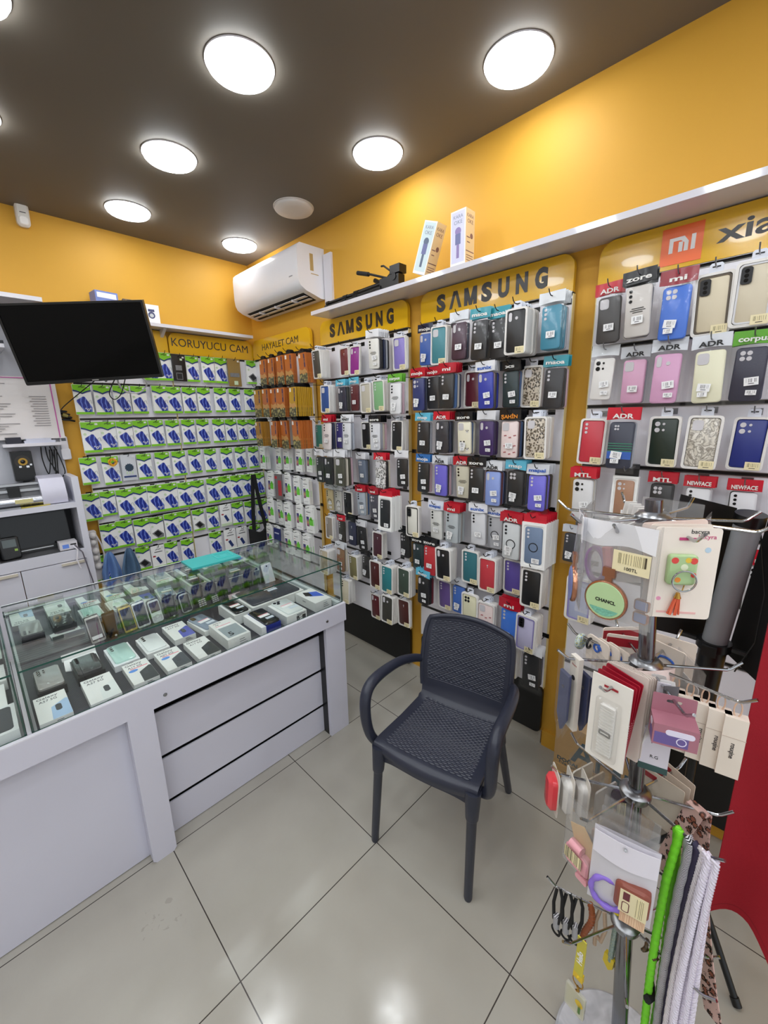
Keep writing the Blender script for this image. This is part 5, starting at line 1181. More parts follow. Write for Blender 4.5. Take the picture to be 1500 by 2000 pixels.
# ------------------------------------------------------------------ cartons on the floor by the wall
def brown_box(label, z0, h_, x0, texts):
    t = thing('cardboard_box', label, 'cardboard box', (x0, -1.03, z0), (0, 0, -PI / 2), 'brown cartons under the right board')
    mb = MB().box(0, .38, 0, .235, 0, h_)
    for s, sz, x, z, wd, bo in texts: mb.text(s, sz, .0002, 1, TL(x, -.0006, z), width=wd, bold=bo)
    put('carton', mb, [mat('a5855a', .7, vary=.08, scale=30), mat('2e4a56', .6)], t)
    put('tape', MB().box(0, .38, .10, .135, h_, h_ + .0006), mat('b99a68', .3), t)
brown_box('lower brown carton on the floor by the right board', 0, .198, .098, (('T\u00fcrkiye Mineral', .016, .11, .165, .12, 0), ('Rezerv Kaynak', .014, .11, .142, .10, 0)))
brown_box('upper brown carton with large dark lettering under the right board', .1995, .205, .105, (('Ai', .15, .13, .10, .12, .003), ('IP', .11, .30, .07, .13, .004), ('DO\u011eAL KA', .024, .085, .030, .14, .0006), ('Natural S', .019, .08, .010, .11, 0)))

# ------------------------------------------------------------------ armchair of woven look plastic
CH = mat('292c3a', .34, vary=.04, scale=40, spec=.45)
t = thing('armchair', 'dark blue grey plastic armchair with woven pattern in front of the counter', 'chair', (-.30, -.735, 0), (0, 0, math.radians(191.95)))
PRF = [(.250, .404), (.250, .428), (.236, .446), (.205, .452), (.10, .446), (.0, .441), (-.08, .441), (-.125, .452), (-.150, .480), (-.165, .52), (-.183, .60), (-.203, .70), (-.221, .78), (-.232, .838)]
HW = [.216, .217, .216, .215, .209, .201, .193, .191, .195, .200, .206, .205, .200, .188]
NP = len(PRF) - 1
def surf(s, u, wv):
    """s along the profile from the front lip to the top of the back, u across"""
    p = spl(PRF, s); hw = spl(HW, s); k = 2 * u - 1
    back = max(0, min(1, (s * NP - 7.5) / 2.5))
    x = p[0] + .020 * back * (k * k) + (-.030 * (k * k) * (1 - min(1, s * NP / 2.2)) if s * NP < 2.2 else 0)
    z = p[1] + (.010 * k * k) * (1 - back) * min(1, s * NP / 3) - .030 * (k * k) * max(0, (s * NP - 11) / 2)
    return Vector((x, k * hw, z)), wv
ARC = [0.0]
for k in range(1, 401): ARC.append(ARC[-1] + (spl(PRF, k / 400) - spl(PRF, (k - 1) / 400)).length)
def at_len(L):
    for k in range(1, 401):
        if ARC[k] >= L: return (k - 1 + (L - ARC[k - 1]) / max(1e-9, ARC[k] - ARC[k - 1])) / 400
    return 1.0
def len_at(s): k = min(399, int(s * 400)); return ARC[k] + (ARC[k + 1] - ARC[k]) * (s * 400 - k)
def weave_sheet(s0, s1, na, nb, rows, cols, m0, m1):
    la, lb = len_at(s0), len_at(s1); cache = {}
    def f(u, v):
        if v not in cache: cache[v] = at_len(la + (lb - la) * v)
        s = cache[v]; p, _ = surf(s, u, 0)
        e = 1e-3; a = surf(s, min(1, u + e), 0)[0] - surf(s, max(0, u - e), 0)[0]; c = surf(min(1, s + e), u, 0)[0] - surf(max(0, s - e), u, 0)[0]
        n = a.cross(c).normalized()
        if n.z < 0 and abs(n.z) > .5: n = -n
        if n.x < 0 and abs(n.z) <= .5: n = -n
        rim = min((u - m0) / .01, (1 - m0 - u) / .01, (v - m1[0]) / .01, (1 - m1[1] - v) / .01)
        if rim < 0: return p + n * .0022 * 0
        rw = v * rows; cl = u * cols + .5 * (int(rw) % 2)
        h = math.sin(PI * (rw % 1)) ** .7 * abs(math.sin(PI * cl)) ** .6
        return p + n * (.0034 * h - .0026) * min(1, rim)
    return f
def split(m): return m / NP
sb = MB().shell(weave_sheet(0, split(7.9), 0, 0, 50, 16, .080, (.165, .08)), 182, 252, .011)
put('seat', sb, CH, t)
bb_ = MB().shell(weave_sheet(split(7.9), 1, 0, 0, 44, 17, .060, (.15, .05)), 168, 228, .012)
put('backrest', bb_, CH, t)
edge = [surf(split(8.2 + k * (NP - 8.2) / 14), 0, 0)[0] for k in range(15)] + [surf(1, k / 12, 0)[0] for k in range(1, 13)] + [surf(split(NP - k * (NP - 8.2) / 14), 1, 0)[0] for k in range(1, 15)]
put('back_rim', MB().tube([p + Vector((-.006, 0, 0)) for p in edge], .0115, 10), CH, t)
sk = MB()
for sgn in (-1, 1):
    sk.shell(lambda u, v: (.236 - .38 * u, sgn * (.214 - .022 * u), .446 - .05 * v * (.45 + .55 * abs(2 * u - 1) ** 3)), 24, 4, .006 * sgn)
sk.shell(lambda u, v: (.248 - .030 * (2 * u - 1) ** 2, -.212 + .424 * u, .432 - .082 * v * (.40 + .60 * abs(2 * u - 1) ** 4)), 30, 5, -.007)
sk.shell(lambda u, v: (-.135, -.188 + .376 * u, .452 - .06 * v * (.45 + .55 * abs(2 * u - 1) ** 4)), 24, 4, .006)
put('seat_skirt', sk, CH, t)
for sx, sy in ((1, 1), (1, -1), (-1, 1), (-1, -1)):
    a = Vector((.222, sy * .196, .44)) if sx > 0 else Vector((-.128, sy * .172, .45)); b_ = Vector((sx * .262, sy * .204, 0)) if sx > 0 else Vector((-.255, sy * .203, 0))
    m1 = a.lerp(b_, .24)
    put('leg', MB().tube([a, a.lerp(b_, .12), m1, a.lerp(b_, .245), a.lerp(b_, .26), a.lerp(b_, .98), b_], [.030, .0265, .0235, .0225, .0185, .0155, .013], 14), CH, t)
for sg in (-1, 1):
    ap_ = [(-.205, sg * .200, .592), (-.135, sg * .230, .626), (-.04, sg * .250, .655), (.07, sg * .258, .672), (.15, sg * .260, .675), (.198, sg * .260, .660), (.222, sg * .259, .618), (.224, sg * .257, .545), (.212, sg * .252, .475), (.198, sg * .238, .432), (.188, sg * .208, .414)]
    path = [spl(ap_, k / 44) for k in range(45)]
    put('armrest', MB().tube(path, [.0175 + .0055 * math.sin(PI * k / 44) for k in range(45)], 14, flat=1.0), CH, t)

# ------------------------------------------------------------------ rotating rack with four tiers of hooks
HUB = {1: (-.537, -1.41, 1.505), 2: (-.533, -1.432, 1.172), 3: (-.531, -1.446, .832), 4: (-.553, -1.468, .465)}
ANG = {1: (144, 99, 33, -12, -58, -90, -146, 173), 2: (80, 125, 168, -145, -98, -55, -10, 35), 3: (70, 116, 160, -172, -113, -68, -22, 25), 4: (105, 150, 195, 258, 288, 330, 15, 60)}
def rp(t, a, d, dz=0.0):
    h = HUB[t]; a = math.radians(a); return Vector((h[0] + d * math.cos(a), h[1] + d * math.sin(a), h[2] + dz))
t = thing('display_rack', 'chrome rotating rack with four tiers of hooks at the right front', 'display rack', (-.58, -1.5, 0))
OR = (.58, 1.5, 0)
STONE, nt, b = node_mat('grey_stone_base')
tc = nt.nodes.new('ShaderNodeTexCoord'); nz = nt.nodes.new('ShaderNodeTexNoise'); nz.inputs['Scale'].default_value = 14; nz.inputs['Distortion'].default_value = 1.5; nt.links.new(tc.outputs['Object'], nz.inputs['Vector'])
r = ramp(nt, nz.outputs['Fac'], [(.35, 'a9a9ae'), (.65, 'c6c6cb')]); nt.links.new(r.outputs[0], b.inputs['Base Color']); b.inputs['Roughness'].default_value = .35
put('base', MB().lathe([(.155, 0), (.155, .012), (.148, .019), (.02, .022)], 56), STONE, t)
put('pole', MB().tube([(-.58, -1.5, .02), HUB[4]], .0185, 20).tube([HUB[4], HUB[3], HUB[2], HUB[1], (HUB[1][0], HUB[1][1] + .002, 1.545)], .0165, 20), DARK_CHROME, t, loc=OR)
for q in HUB:
    h = HUB[q]
    hb = put('hub', MB().lathe([(.017, -.016), (.030, -.014), (.034, -.004), (.034, .006), (.026, .014), (.017, .015)], 28, 0, TL(*h)), STEEL, t, loc=OR)
    for a in ANG[q]:
        put('hook_arm', MB().tube([rp(q, a, .028), rp(q, a, .160), rp(q, a, .168, .003), rp(q, a, .188, .020)], .0033, 8), CHROME, hb)
FROST = sheer('frosted_bag', (.93, .92, .95), .30, .3, 1.4, (.88, .86, .92))
def hung(name, label, cat, q, a, d, tilt=0.0, group='goods hanging on the rotating rack', swing=0.0):
    p = rp(q, a, d, -.002); return thing(name, label, cat, tuple(p), (math.radians(tilt), 0, math.radians(a + 90 + swing)), group)
def pouch(w_, h_, top=.012, bulge=.012, seed=0):
    def f(u, v):
        bw = math.sin(PI * u) ** .6 * math.sin(PI * min(1, .08 + .92 * v)) ** .7
        return (-w_ / 2 + w_ * u, -bulge * bw - .0015 * math.sin(13 * u + 9 * v + seed) * bw, top - h_ * v)
    def g(u, v):
        bw = math.sin(PI * u) ** .6 * math.sin(PI * min(1, .08 + .92 * v)) ** .7
        return (-w_ / 2 + w_ * u, bulge * .4 * bw + .001, top - h_ * v)
    return MB().grid(f, 10, 12).grid(g, 6, 8)
def slot(mb, mi, y=-.001): return mb.box(-.014, .014, y - .0005, y, -.003, .002, mi)
# --- top tier
def perfume_bag(label, q, a, d, face, w_=.135, h_=.200, tag_=True, swing=0):
    t = hung('phone_grip_bag', label, 'phone grip', q, a, d, 0, swing=swing)
    put('plastic_bag', pouch(w_, h_, .022, .010), BLISTER, t)
    put('header_strip', MB().shell(lambda u, v: (-w_ / 2 * .98 + w_ * .98 * u, -.003 - .003 * math.sin(5 * u) ** 2, .022 - .045 * v - .004 * math.sin(7 * u) * v), 12, 3, -.0006), mat('ecebf0', .35), t)
    gr = put('phone_grip', MB().lathe([(.0385, 0), (.0395, .004), (.0385, .008), (.036, .009), (.0355, .0085), (.001, .0085)], 32, 0, TL(-.006, -.004, -.130) @ RX(90)), [ROSE], t)
    put('face', MB().lathe([(.0355, .0084), (.0345, .0098), (.001, .0100)], 32, 0, TL(-.006, -.004, -.130) @ RX(90)), [mat(face, .2)], gr)
    put('cap', MB().box(-.015, .007, -.013, -.004, -.082, -.064).box(-.010, .002, -.012, -.005, -.092, -.081), ROSE, gr)
    if tag_:
        put('lettering', MB().text('CHANCL', .009, .0002, 0, TL(-.004, -.0143, -.130), bold=.0003), BLK_D, gr)
        put('glitter', MB().prism([(.031 * math.cos(x), .031 * math.sin(x)) for x in [PI + .55 + k * (PI - 1.1) / 10 for k in range(11)]], -.0146, -.0142, T=TL(-.006, 0, -.130)), mat('7fc0a8', .15, .2, vary=.5, scale=300), gr)
        st = put('price_sticker', MB().box(.0, .062, -.0112, -.0106, -.066, -.026, 0).box(.008, .056, -.0116, -.0111, -.050, -.030, 1).text('100TL', .009, .0002, 2, TL(.032, -.0116, -.058)), [PAPER_CREAM, STICKER, BLK_D], t)
    return t
perfume_bag('clear bag with a pale green perfume shaped phone grip, front of the top tier', 1, 173, .165, 'b3cf9c')
perfume_bag('clear bag with a blue gold rimmed phone grip, left on the top tier', 1, 144, .160, '6f86c4', .10, .19, False, -28)
t = hung('phone_grip_bag', 'clear bag with pink contents behind the green perfume shaped grip', 'phone grip', 1, 173, .130, swing=-4)
put('plastic_bag', pouch(.125, .205, .02, .008, 2), BLISTER, t); put('pink_charm', MB().tube([(-.03, -.002, -.04), (-.02, -.003, -.10), (.0, -.002, -.07)], .010, 8), mat('dd8f95', .4), t)
put('blue_charm', MB().prism(rrect(.024, .02, .004, 3, .045, -.135), -.006, .0).prism(rrect(.024, .02, .004, 3, .045, -.160), -.006, 0), mat('7c86b4', .2), t)
put('charm_rim', MB().ring(rrect(.026, .022, .004, 3, .045, -.135), rrect(.022, .018, .003, 3, .045, -.135), -.007, .001).ring(rrect(.026, .022, .004, 3, .045, -.160), rrect(.022, .018, .003, 3, .045, -.160), -.007, .001), ROSE, t)
t = hung('phone_strap_bag', 'bag with a purple strap hanging at the back left of the top tier', 'phone strap', 1, 99, .120)
put('plastic_bag', pouch(.10, .18, .02, .008, 4), BLISTER, t); put('strap', MB().tube([(-.02, -.003, -.03), (-.025, -.004, -.09), (.0, -.004, -.14), (.02, -.003, -.09), (.015, -.003, -.03)], .006, 8), mat('8d62c4', .4), t)
t = hung('phone_strap_bag', 'bag with a violet ring charm behind the blue grip on the top tier', 'phone strap', 1, 144, .118)
put('plastic_bag', pouch(.10, .18, .02, .008, 5), BLISTER, t); put('charm', MB().tube([(.028 * math.cos(x), -.003, -.09 + .035 * math.sin(x)) for x in [k * PI / 8 for k in range(17)]], .006, 8), mat('a04fb8', .4), t)
for k in range(4):
    t = hung('accessory_pack', 'white hang tab pack in the row of four at the back of the top tier', 'accessory pack', 1, 33, .05 + .026 * k)
    put('card', MB().prism([(-.04, -.16), (.04, -.16), (.04, -.03), (.016, -.018), (.012, .012), (-.012, .012), (-.016, -.018), (-.04, -.03)], 0, .006), [mat('dcd8d4', .4)], t)
    t['group'] = 'white hang tab packs on the top tier'
t = hung('phone_grip_card', 'cream card with a fruit print phone ring and a red tassel on the top tier', 'phone grip', 1, -146, .140, swing=0)
CREAM_C = mat('eee2d6', .5, vary=.02)
card = rrect(.105, .172, .006, 3, 0, -.066)
put('card', slot(MB().prism(card, 0, .0012).text('bacyra', .011, .0002, 1, TL(.018, -.0004, .012)).text('bacyra', .011, .0002, 2, TL(.030, -.0004, .003)), 2).box(-.035, .03, -.0004, 0, -.143, -.139, 3).prism(circ(.005, 10, .034, -.02), -.0004, 0, 4).prism(circ(.004, 10, -.034, -.115), -.0004, 0, 5), [CREAM_C, BLK_D, mat('c8407a', .4), mat('e8b5b0', .4), mat('b9cfe0', .4), mat('e59ab8', .4)], t)
put('phone_grip', MB().prism(rrect(.046, .056, .006, 3, -.006, -.056), -.010, -.001, inset=.002, mi=0).prism(circ(.006, 10, -.02, -.038), -.0104, -.008, 1).prism(circ(.006, 10, .010, -.038), -.0104, -.008, 1).prism(circ(.005, 10, .001, -.037), -.0104, -.008, 2).prism(circ(.005, 10, -.012, -.074), -.0104, -.008, 3).prism(circ(.006, 10, -.004, -.05), -.0104, -.008, 4).prism(circ(.0045, 10, .012, -.064), -.0104, -.008, 1), [mat('a9c48e', .25), mat('d8433a', .3), mat('e6c23a', .3), mat('e08a2c', .3), mat('dfe6c4', .3)], t)
put('ring', MB().tube([(-.004 + .019 * math.cos(x), -.016, -.074 + .019 * math.sin(x)) for x in [k * PI / 16 for k in range(32)]], .0016, 8, closed=True), CHROME, t)
put('tassel', MB().lathe([(.003, 0), (.0045, -.006), (.006, -.010)], 14, 0, TL(-.006, -.006, -.100)).tube([(.0, -.006, -.096), (.002, -.006, -.085)], .001, 5), GOLD, t)
ts = MB()
for k in range(12): ts.tube([(-.006 + .003 * math.cos(k), -.006 + .003 * math.sin(k), -.108), (-.010 + .009 * math.cos(k), -.006 + .005 * math.sin(k), -.142)], .0016, 5)
put('fringe', ts, mat('d8603f', .6), t)
for k, (dd, sw) in enumerate(((.115, 4), (.092, -6))):
    t = hung('phone_grip_card', ('cream card right behind the tassel card on the top tier', 'pink cream card tilted out behind the tassel card')[k], 'phone grip', 1, -146, dd, swing=sw); t.rotation_euler.y = (0, -.12)[k]
    put('card', slot(MB().prism(card, 0, .0012).box(-.03, .0, -.0004, 0, .004, .008, 1), 1), [(CREAM_C, mat('ecd6cc', .5))[k], mat('6a6a70', .5)], t)
t = hung('accessory_bag', 'pinkish clear bag at the right of the top tier', 'accessory bag', 1, -90, .09); put('plastic_bag', pouch(.11, .17, .02, .008, 6), BLISTER, t); put('insert', MB().prism(rrect(.08, .11, .008, 3, 0, -.08), -.001, .001), mat('d9a9bb', .4), t)
t = hung('accessory_bag', 'crumpled clear bag over the hub of the top tier', 'accessory bag', 1, -12, .08); put('plastic_bag', pouch(.12, .12, .03, .016, 7), BLISTER, t)
# --- second tier
t = hung('watch_strap_card', 'white card with a white silicone watch strap on the second tier', 'watch strap', 2, 168, .142, swing=2)
wc = rrect(.080, .200, .004, 3, 0, -.082)
def strap_card(t, base, strap, red):
    put('card', slot(MB().prism(wc, 0, .0015).box(-.040, .040, .0015, .0030, -.182, .018, 1), 2), [base, RED_D if red else base, RED_D], t)
    if strap:
        mb = MB().prism(rrect(.030, .120, .004, 3, .0, -.100), -.006, -.0005, inset=.0015)
        for k in range(17): mb.box(-.0145, .0145, -.0082, -.006, -.157 + .007 * k, -.1535 + .007 * k)
        put('strap', mb, mat('dedbd6', .35), t)
        put('buckle', MB().ring(rrect(.024, .012, .003, 3, 0, -.105), rrect(.018, .007, .002, 3, 0, -.105), -.0095, -.0065), CHROME, t)
        put('blister', MB().prism(rrect(.050, .140, .006, 3, 0, -.098), -.0115, -.0005, inset=.004), FILM, t)
WCARD = mat('ebe6de', .45, vary=.02); RCARD = stripes('red_card_with_white_bars', 'a3162c', 'e9dcd8', 170, 'Z', .72, .4)
strap_card(t, WCARD, True, False)
for k in range(3):
    t = hung('watch_strap_card', ('red edged watch strap card just behind the white one', 'middle red edged watch strap card of the second tier', 'rear red edged watch strap card of the second tier')[k], 'watch strap', 2, 168, .126 - .014 * k, swing=-2 - 2 * k); t.rotation_euler.y = .03 + .03 * k
    put('card', MB().prism(wc, 0, .0025), mat('a3162c', .4), t); put('printed_edge', MB().box(.014, .0395, -.0006, 0, -.150, -.070), RCARD, t)
for k in range(5):
    t = hung('watch_strap_card', 'pale card of the row behind the red edged cards on the second tier', 'watch strap', 2, 168, .084 - .011 * k, swing=3); t['group'] = 'pale cards behind the red edged cards'
    put('card', MB().prism(rrect(.084, .205 - .008 * k, .004, 3, 0, -.082), 0, .002), [mat('e3d6cc', .5)], t)
def pen_bag(label, d, col, a=125, sw=0):
    t = hung('watch_strap_bag', label, 'watch strap', 2, a, d, swing=sw)
    out = [(-.024, .014), (.024, .014), (.022, -.165), (.0, -.215), (-.022, -.165)]
    put('plastic_bag', MB().prism(out[::-1], -.006, -.0052).prism(out[::-1], .0052, .006), FILM, t)
    put('strap', MB().prism([(-.017, -.035), (.017, -.035), (.017, -.150), (.0, -.188), (-.017, -.150)][::-1], -.004, .004, inset=.0012), mat(col, .5, bump=.2, scale=200), t)
    put('pin_hole_rim', MB().ring(circ(.004, 12, 0, -.07), circ(.002, 12, 0, -.07), -.0048, -.0035), STEEL, t)
pen_bag('narrow bag with a grey blue watch strap, outermost at left on the second tier', .166, '4c5270', sw=20)
pen_bag('narrow bag with a navy watch strap, second from the outside on the second tier', .122, '2f3a63', sw=20)
pen_bag('narrow bag with a dark red watch strap, third from the outside on the second tier', .096, '5d1a28', sw=10)
t = hung('slim_box', 'slim cream box with a black ring mark between the two blue straps', 'box', 2, 125, .144, swing=20)
put('carton', MB().box(-.015, .015, -.006, .006, -.18, .008).prism(circ(.006, 14, 0, -.045), -.0065, -.006, 1).text('Smart', .007, .0002, 2, TL(0, -.0063, -.012)), [mat('e6e0d6', .4), BLK_D, mat('a04030', .4)], t)
t = hung('scrunchie', 'yellow and blue patterned band at the tip of the back left hook', 'hair band', 2, 80, .150)
put('band', MB().tube([(.013 * math.cos(x), 0, -.012 + .013 * math.sin(x)) for x in [k * PI / 8 for k in range(16)]], .008, 8, closed=True), spots('patterned_band', 'c9d3c4', '4a78b0', 'dcd04a', 160), t)
tag(put('rubber_ring', MB().tube([(.012 * math.cos(x), 0, -.009 + .012 * math.sin(x)) for x in [k * PI / 8 for k in range(16)]], .003, 8, closed=True), BLACK, None, tuple(rp(2, 80, .128)), (0, 0, math.radians(170))), 'black rubber ring beside the patterned band', 'ring')
for k in range(3):
    t = hung('swirl_card', ('outer', 'middle', 'inner')[k] + ' one of three cream cards with a blue swirl on the back left hook', 'card', 2, 80, .108 - .024 * k, swing=70)
    put('card', MB().prism(rrect(.07, .075, .012, 3, 0, -.024), 0, .004), CREAM_C, t); put('swirl', MB().tube([(.012 * math.cos(x) * (1 - x / 14), -.001, -.012 + .012 * math.sin(x) * (1 - x / 14)) for x in [k2 * .5 for k2 in range(16)]], .0028, 6), BLUE_D, t)
for k, a in enumerate((-10, 35)):
    for j in range(2):
        t = hung('swirl_card', ('front', 'rear')[j] + ' cream card at the back ' + ('right', 'centre')[k] + ' of the second tier', 'card', 2, a, .135 - .045 * j, swing=(10, -10)[j])
        mb = MB().prism(rrect(.10, .13, .006, 3, 0, -.045), 0, .003)
        put('card', mb, [CREAM_C], t)
        if k == 0: put('swirl', MB().tube([(-.01 + .018 * math.cos(x), .0035, -.02 + .010 * math.sin(x)) for x in [k2 * .35 for k2 in range(12)]], .003, 6), BLUE_D, t)
        else: put('red_strip', MB().box(-.05, .05, .003, .0036, -.01, .012), RED_D, t)
MAUVE = mat('a9707e', .4, vary=.02)
t = hung('earphone_box', 'mauve carton box with a hang flap at the front of the second tier', 'box', 2, -145, .128, swing=-16); t.scale = (.84,) * 3
mb = MB().box(-.043, .043, -.045, .008, -.085, -.032, 0)
mb.box(-.040, .025, -.0455, -.045, -.080, -.052, 1).prism(rrect(.055, .014, .0068, 4, .008, -.048), -.0458, -.045, 2).ring(circ(.010, 14, .012, -.066), circ(.008, 14, .012, -.066), -.0458, -.0455, 2)
mb.prism([(-.040, -.080), (-.012, -.080), (-.008, -.062), (-.020, -.052), (-.036, -.058)], -.0434, -.043, 1, ax='x').prism(rrect(.020, .014, .006, 3, -.016, -.046), -.0436, -.043, 2, ax='x')
put('carton', mb, [MAUVE, mat('6a5a96', .4), mat('e2dcee', .4)], t)
put('hang_flap', MB().ring(rrect(.086, .048, .003, 2, 0, -.010), rrect(.030, .008, .003, 2, 0, -.002), .006, .0075), MAUVE, t)
for k in range(3):
    t = hung('satin_ribbon', ('left', 'middle', 'right')[k] + ' hanging white ribbon behind the mauve box', 'ribbon', 2, -145, .055 + .020 * k, swing=30 * k - 30)
    put('ribbon', MB().shell(lambda u, v: (-.012 + .026 * u + .012 * math.sin(4 * v + k), .008 * math.sin(5 * v + 2 * u + k), .01 - (.17 - .02 * k) * v), 6, 14, .0015), mat(('d9d4d2', 'e4e0de', '5a5658')[k], .35), t)
t = hung('paper_bag', 'crumpled pale pink paper bag above the mauve box', 'bag', 2, -145, .030, swing=10); put('paper', pouch(.10, .09, .01, .02, 3), mat('e6d2cb', .5), t)
for k in range(5):
    t = hung('lipstick_box', ('outermost', 'second', 'third', 'fourth', 'innermost')[k] + ' cream long box hanging by a loop on the right front hook', 'box', 2, -98, .164 - .026 * k, swing=-72)
    put('carton', MB().box(-.018, .018, -.011, .011, -.160, -.028, 0).box(-.0185, .0185, -.0115, .0115, -.072, -.0705, 1).text('rouqine', .011, .0002, 2, TL(.0, -.0115, -.100) @ RY(90), bold=.0002), [mat('e9ddcf', .5, vary=.02), mat('c9b8aa', .5), mat('4a4442', .4)], t)
    put('loop', MB().tube([(.006 * math.cos(x), 0, -.014 + .016 * math.sin(x)) for x in [k2 * PI / 8 for k2 in range(16)]], .0014, 6, closed=True), mat('d8b49a', .5), t)
t = hung('accessory_box', 'white box with a dark green base behind the mauve box', 'box', 2, -145, .085, swing=-20); put('carton', MB().box(-.026, .026, .0, .02, -.200, -.10, 0).box(-.0265, .0265, -.0005, .0205, -.201, -.186, 1).text('R.G', .010, .0002, 2, TL(0, -.0004, -.165)), [mat('d9d4de', .4), mat('33504f', .4), BLK_D], t); put('hang_strip', MB().box(-.012, .012, .008, .010, -.10, .008), mat('d9d4de', .4), t)
t = hung('accessory_bag', 'clear bag with a white card at the right of the second tier', 'accessory bag', 2, -55, .09); put('plastic_bag', pouch(.11, .15, .02, .008, 8), BLISTER, t); put('insert', MB().prism(rrect(.08, .09, .004, 3, 0, -.07), -.001, .001), mat('dad8d6', .4), t)
# --- third tier
def blister_pack(label, q, a, d, col, sw=0):
    t = hung('charger_blister', label, 'blister pack', q, a, d, swing=sw)
    put('card', MB().prism(rrect(.060, .125, .010, 3, 0, -.048), 0, .0015), mat('d9d2c8', .5), t)
    put('blister', MB().prism(rrect(.046, .092, .014, 4, 0, -.052), -.020, 0, inset=.008), mat(col, .15, vary=.02), t)
blister_pack('red blister pack, outermost at the left of the third tier', 3, 116, .176, 'd8434a', 12)
blister_pack('white blister pack next to the red one on the third tier', 3, 116, .142, 'e2dfdb', 12)
blister_pack('white blister pack, inner one at the left of the third tier', 3, 116, .108, 'dedad6', 12)
t = hung('earphone_case_bag', 'clear bag with a pink earphone case at the front left of the third tier', 'earphone case', 3, 160, .160)
put('plastic_bag', pouch(.115, .19, .02, .014, 1), BLISTER, t)
put('case_body', MB().prism(rrect(.062, .050, .010, 3, -.012, -.120), -.014, .004, inset=.004).tube([(-.03, -.010, -.085), (.0, -.010, -.085)], .011, 10).prism(rrect(.030, .014, .005, 3, .004, -.158), -.012, .002), mat('e5a3ac', .4), t)
put('price_sticker', MB().box(-.040, .006, -.0185, -.0178, -.128, -.098), STICKER, t); put('insert', MB().prism([(-.045, -.05), (-.01, -.03), (.045, -.08), (.045, -.16), (.02, -.165), (-.03, -.09)][::-1], .001, .003), mat('d8b583', .5), t)
for k in range(4):
    t = hung('earphone_case_bag', ('first', 'second', 'third', 'fourth')[k] + ' clear bag behind the pink earphone case', 'earphone case', 3, 160, .132 - .026 * k, swing=3 * (k - 2)); t.rotation_euler.y = .04 * (k - 1)
    put('plastic_bag', pouch(.118, .19, .02, .009, k + 2), FILM, t); put('insert', MB().prism(rrect(.07 - .006 * k, .075, .008, 3, .006 * k, -.11), -.003, .004, inset=.001), mat(('8a7f82', 'c9a58c', 'd7b9ae', 'cdb89a')[k], .5), t)
t = hung('bracelet_bag', 'frosted white bag with a brown square case and a purple bracelet', 'bracelet', 3, -172, .165, swing=2)
put('frosted_bag', pouch(.120, .200, .030, .014, 3), FROST, t)
put('zip_strip', MB().shell(lambda u, v: (-.058 + .116 * u, -.013 - .006 * math.sin(PI * u), .030 - .055 * v - .006 * math.sin(PI * u) * v), 10, 4, -.0008), mat('e6e2ec', .3), t)
put('brown_case', MB().prism(rrect(.064, .070, .012, 4, .022, -.098), -.024, -.004, inset=.005), mat('8a4a3c', .35), t)
put('label', MB().box(.0, .050, -.0252, -.0246, -.132, -.074, 0).box(.006, .018, -.0256, -.0252, -.098, -.078, 1).box(.030, .044, -.0256, -.0252, -.128, -.080, 2).ring(rrect(.014, .026, .004, 2, .012, -.116), rrect(.011, .023, .003, 2, .012, -.116), -.0256, -.0252, 1), [PAPER_CREAM, mat('6a2e36', .4), STICKER], t)
put('bracelet', MB().tube([(-.020 + .034 * math.cos(x), -.009, -.125 + .038 * math.sin(x)) for x in [k2 * PI / 24 for k2 in range(48)]], [.0045 + .0011 * abs((k2 % 6) - 3) / 1.5 for k2 in range(48)], 10, closed=True), mat('8c6fd0', .2), t)
put('price_sticker', MB().box(.004, .050, -.0185, -.0178, -.166, -.140), [stripes('barcode_orange', 'eac9a6', 'c08a6a', 1400, 'X', .6, .5, rnd=True)], t)
for k in range(3):
    t = hung('bracelet_bag', ('first', 'second', 'third')[k] + ' clear zip bag behind the bag with the brown square case', 'accessory bag', 3, -172, .138 - .028 * k, swing=-4 * k)
    put('frosted_bag', pouch(.112, .185, .026, .008, 5 + k), BLISTER, t); put('insert', MB().prism(rrect(.06, .06, .01, 3, -.01, -.11), -.003, .003, inset=.001), mat(('b9b4c0', '9a8f8c', 'c4b8a8')[k], .4), t)
for k in range(3):
    t = hung('charm_card', ('front', 'middle', 'rear')[k] + ' cream card with a red strip at the back right of the third tier', 'card', 3, -22, .135 - .028 * k, swing=8 * k - 8)
    put('card', MB().prism(rrect(.12, .14, .004, 3, 0, -.05), 0, .0015).box(.0, .035, .0015, .0021, -.004, .010, 1).box(.0, .035, -.0006, 0, -.004, .010, 1), [mat('d9cbbb', .5), RED_D], t)
t = hung('charm_bag', 'bag with purple and yellow charms behind the hub of the third tier', 'charm', 3, 25, .06, swing=180)
put('plastic_bag', pouch(.12, .17, .02, .01, 9), FILM, t); put('charm', MB().prism(rrect(.07, .06, .02, 4, 0, -.09), -.004, .004), mat('4a3550', .4), t); put('yellow_charm', MB().tube([(.02 * math.cos(x), -.006, -.06 + .015 * math.sin(x)) for x in [k2 * .4 for k2 in range(7)]], .004, 6), mat('d8b52a', .4), t); put('price_sticker', MB().box(-.022, .022, -.0125, -.0118, -.125, -.085), STICKER, t)
for k in range(3):
    t = hung('charm_bag', ('outer', 'middle', 'inner')[k] + ' clear bag at the back left of the third tier', 'accessory bag', 3, 70, .14 - .035 * k); put('plastic_bag', pouch(.12, .19, .02, .009, 12 + k), FILM, t); put('insert', MB().prism(rrect(.08, .1, .008, 3, 0, -.1), -.002, .002), mat(('d9d2c6', 'c9b9a2', 'e2dcd6')[k], .5), t)
